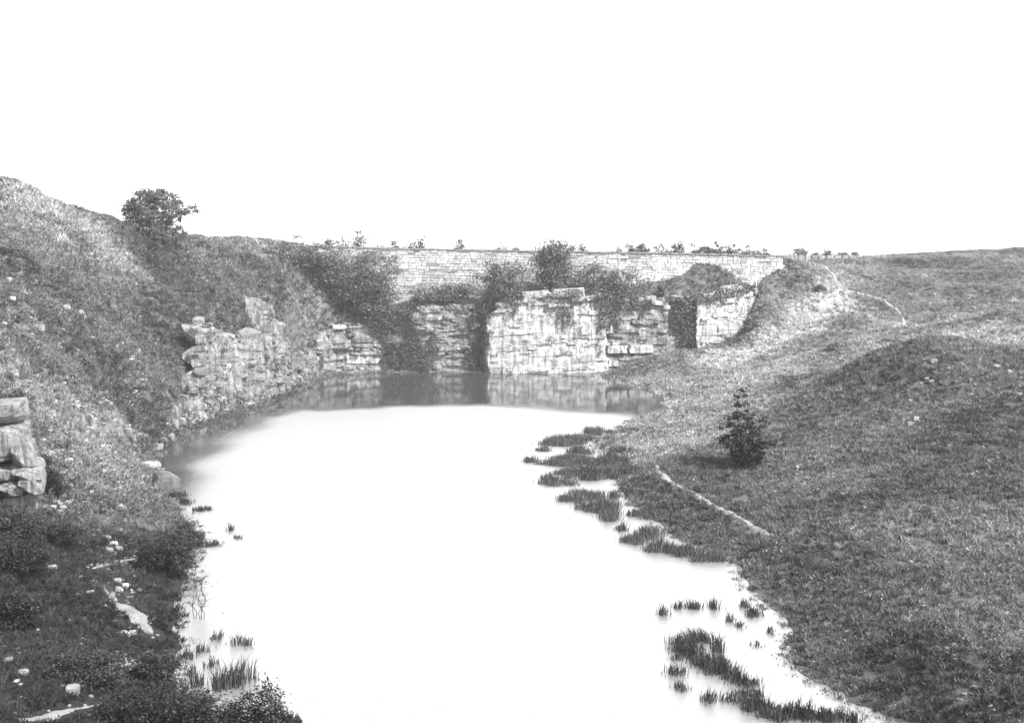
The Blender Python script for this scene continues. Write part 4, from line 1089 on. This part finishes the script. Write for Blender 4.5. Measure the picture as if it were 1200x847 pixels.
pl_ = [tuft_mesh(1, 26, 0.16, 0.17, 0.010, 0.9), tuft_mesh(2, 22, 0.22, 0.15, 0.011, 0.8), tuft_mesh(3, 22, 0.30, 0.14, 0.012, 0.6), herb_mesh(4, 26, 0.16, 0.15, 0.07), herb_mesh(5, 34, 0.26, 0.17, 0.08), tuft_mesh(6, 34, 0.30, 0.17, 0.008, 0.75)]
for i, me in enumerate(pl_):
    o = bpy.data.objects.new('grass_tuft', me); protos.objects.link(o)
def scatter_grass():
    r = np.random.default_rng(77)
    outp = []
    cell = [(18, 34, 42), (34, 50, 30), (50, 75, 22), (75, 105, 19), (105, 170, 14.0)]
    for y0, y1, dens in cell:
        xw0, xw1 = -0.52 * y1 - 3, 0.52 * y1 + 3
        n = int((xw1 - xw0) * (y1 - y0) * dens)
        x = r.uniform(xw0, xw1, n); y = r.uniform(y0, y1, n)
        k = (np.abs(x) < 0.50 * y + 3)
        outp.append(np.stack([x[k], y[k]], -1))
    P = np.concatenate(outp)
    st = height(P[:, 0], P[:, 1], SLOPE)
    ex = P[r.random(len(P)) < np.clip(st * 0.5, 0, 1)]
    ex2 = P[r.random(len(P)) < np.clip(st * 0.35 - 0.3, 0, 1)]
    P = np.concatenate([P, ex + r.normal(0, 0.15, ex.shape), ex2 + r.normal(0, 0.2, ex2.shape)])
    x, y = P.T
    z = height(x, y); sl = height(x, y, SLOPE); rk = height(x, y, ROCKY); dsh = height(x, y, DSH); lf = height(x, y, LEFT)
    ok = ((z > 0.03) | ((z > -0.1) & (r.random(len(x)) < 0.4))) & (sl < 14)
    ok &= r.random(len(x)) > rk * 1.0 + np.where(fbm(x * 0.8, y * 0.8, 4) + rk > 0.27, 0.45, 0)
    for pp, w in PATHS: ok &= seg_dist(x, y, pp, False) > w * r.uniform(0.45, 1.1, len(x))
    # not inside the masonry or the cliff
    ok &= ~((np.abs(y - np.interp(x, wl_x, wl_y) - 0.4) < 0.42) & (x > wl_x[0]) & (x < wl_x[-1]))
    ok &= ~((np.abs(y - cliff_y(x)) < 0.7) & (x > cl_x[0]) & (x < cl_x[-1]))
    x, y, z, lf = x[ok], y[ok], z[ok], lf[ok]
    n = len(x)
    # drop what hides in the far hollow behind the wall
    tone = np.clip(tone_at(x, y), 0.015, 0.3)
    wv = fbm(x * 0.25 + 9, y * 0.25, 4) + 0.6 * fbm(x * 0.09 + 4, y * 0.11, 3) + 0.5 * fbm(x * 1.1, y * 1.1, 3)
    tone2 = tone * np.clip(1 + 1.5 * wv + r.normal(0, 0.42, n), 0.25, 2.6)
    rough = np.clip(lf * 0.55 + 0.6 * fbm(x * 0.15 + 31, y * 0.15, 3) + 0.35 * fbm(x * 0.9, y * 0.9, 3) + 0.25, 0, 1)
    q = r.random(n)
    ix = np.where(q < 0.55 - 0.35 * rough, 0, np.where(q < 0.8 - 0.3 * rough, 1, np.where(q < 0.86 - 0.1 * rough, 3, np.where(q < 0.93, 2 + 2 * (r.random(n) < rough), 4))))
    ix = np.where((tone > 0.12) & (r.random(n) < np.where(lf > 0.2, 0.3, 0.03)), 5, ix)
    ix = np.where((lf < 0.2) & (ix == 4) & (r.random(n) < 0.6), 1, ix)
    scl = np.interp(y, [25, 50, 80, 120], [0.62, 0.82, 1.0, 1.2]) * r.uniform(0.6, 1.35, n) * np.where(lf > 0.3, 1.15, 0.95)
    me = bpy.data.meshes.new('grass'); me.vertices.add(n)
    me.vertices.foreach_set('co', np.stack([x, y, z], -1).astype(np.float32).ravel())
    for nm, arr, ty in (('tone', tone2, 'FLOAT'), ('scl', scl, 'FLOAT'), ('rot', r.uniform(0, 6.283, n), 'FLOAT'), ('pick', ix, 'INT')):
        a = me.attributes.new(nm, ty, 'POINT'); a.data.foreach_set('value', np.asarray(arr, np.int32 if ty == 'INT' else np.float32))
    o = obj('grass', me); tag(o, 'rough grass and herbs covering the slopes, banks and mound', kind='stuff')
    ng = bpy.data.node_groups.new('scatter_tufts', 'GeometryNodeTree')
    ng.interface.new_socket('Geometry', in_out='INPUT', socket_type='NodeSocketGeometry')
    ng.interface.new_socket('Geometry', in_out='OUTPUT', socket_type='NodeSocketGeometry')
    nd = ng.nodes; gi = nd.new('NodeGroupInput'); go = nd.new('NodeGroupOutput')
    iop = nd.new('GeometryNodeInstanceOnPoints'); ci = nd.new('GeometryNodeCollectionInfo')
    ci.inputs['Collection'].default_value = protos; ci.inputs['Separate Children'].default_value = True; ci.inputs['Reset Children'].default_value = True
    def na(nm, ty):
        q = nd.new('GeometryNodeInputNamedAttribute'); q.data_type = ty; q.inputs[0].default_value = nm
        return [s for s in q.outputs if s.enabled and s.name == 'Attribute'][0]
    cx = nd.new('ShaderNodeCombineXYZ')
    ng.links.new(na('rot', 'FLOAT'), cx.inputs[2])
    ng.links.new(gi.outputs[0], iop.inputs['Points']); ng.links.new(ci.outputs[0], iop.inputs['Instance'])
    iop.inputs['Pick Instance'].default_value = True
    ng.links.new(na('pick', 'INT'), iop.inputs['Instance Index']); ng.links.new(cx.outputs[0], iop.inputs['Rotation']); ng.links.new(na('scl', 'FLOAT'), iop.inputs['Scale'])
    ng.links.new(iop.outputs[0], go.inputs[0])
    md = o.modifiers.new('tufts', 'NODES'); md.node_group = ng
    print('grass tufts', n)
scatter_grass()

# ------------------------------------------------------------------ haze
HAZE = 0.0003
bx0, bx1, by0, by1, bz0, bz1 = gx[0] - 5, gx[-1] + 5, gy[0] - 5, gy[-1] + 5, -3.2, float(HZ.max()) + 6
V = [(x, y, z) for x in (bx0, bx1) for y in (by0, by1) for z in (bz0, bz1)]
hz = obj('haze', mesh('haze', V, [[0, 1, 3, 2], [4, 6, 7, 5], [0, 4, 5, 1], [2, 3, 7, 6], [0, 2, 6, 4], [1, 5, 7, 3]]))
hm = bpy.data.materials.new('haze'); hm.use_nodes = True
nt = hm.node_tree; nt.nodes.clear()
pv = nt.nodes.new('ShaderNodeVolumePrincipled'); pv.inputs['Color'].default_value = (0.9, 0.9, 0.9, 1); pv.inputs['Density'].default_value = HAZE
mo = nt.nodes.new('ShaderNodeOutputMaterial'); nt.links.new(pv.outputs[0], mo.inputs['Volume'])
hz.data.materials.append(hm)
tag(hz, kind='stuff')
print('objects', len(scene.objects))
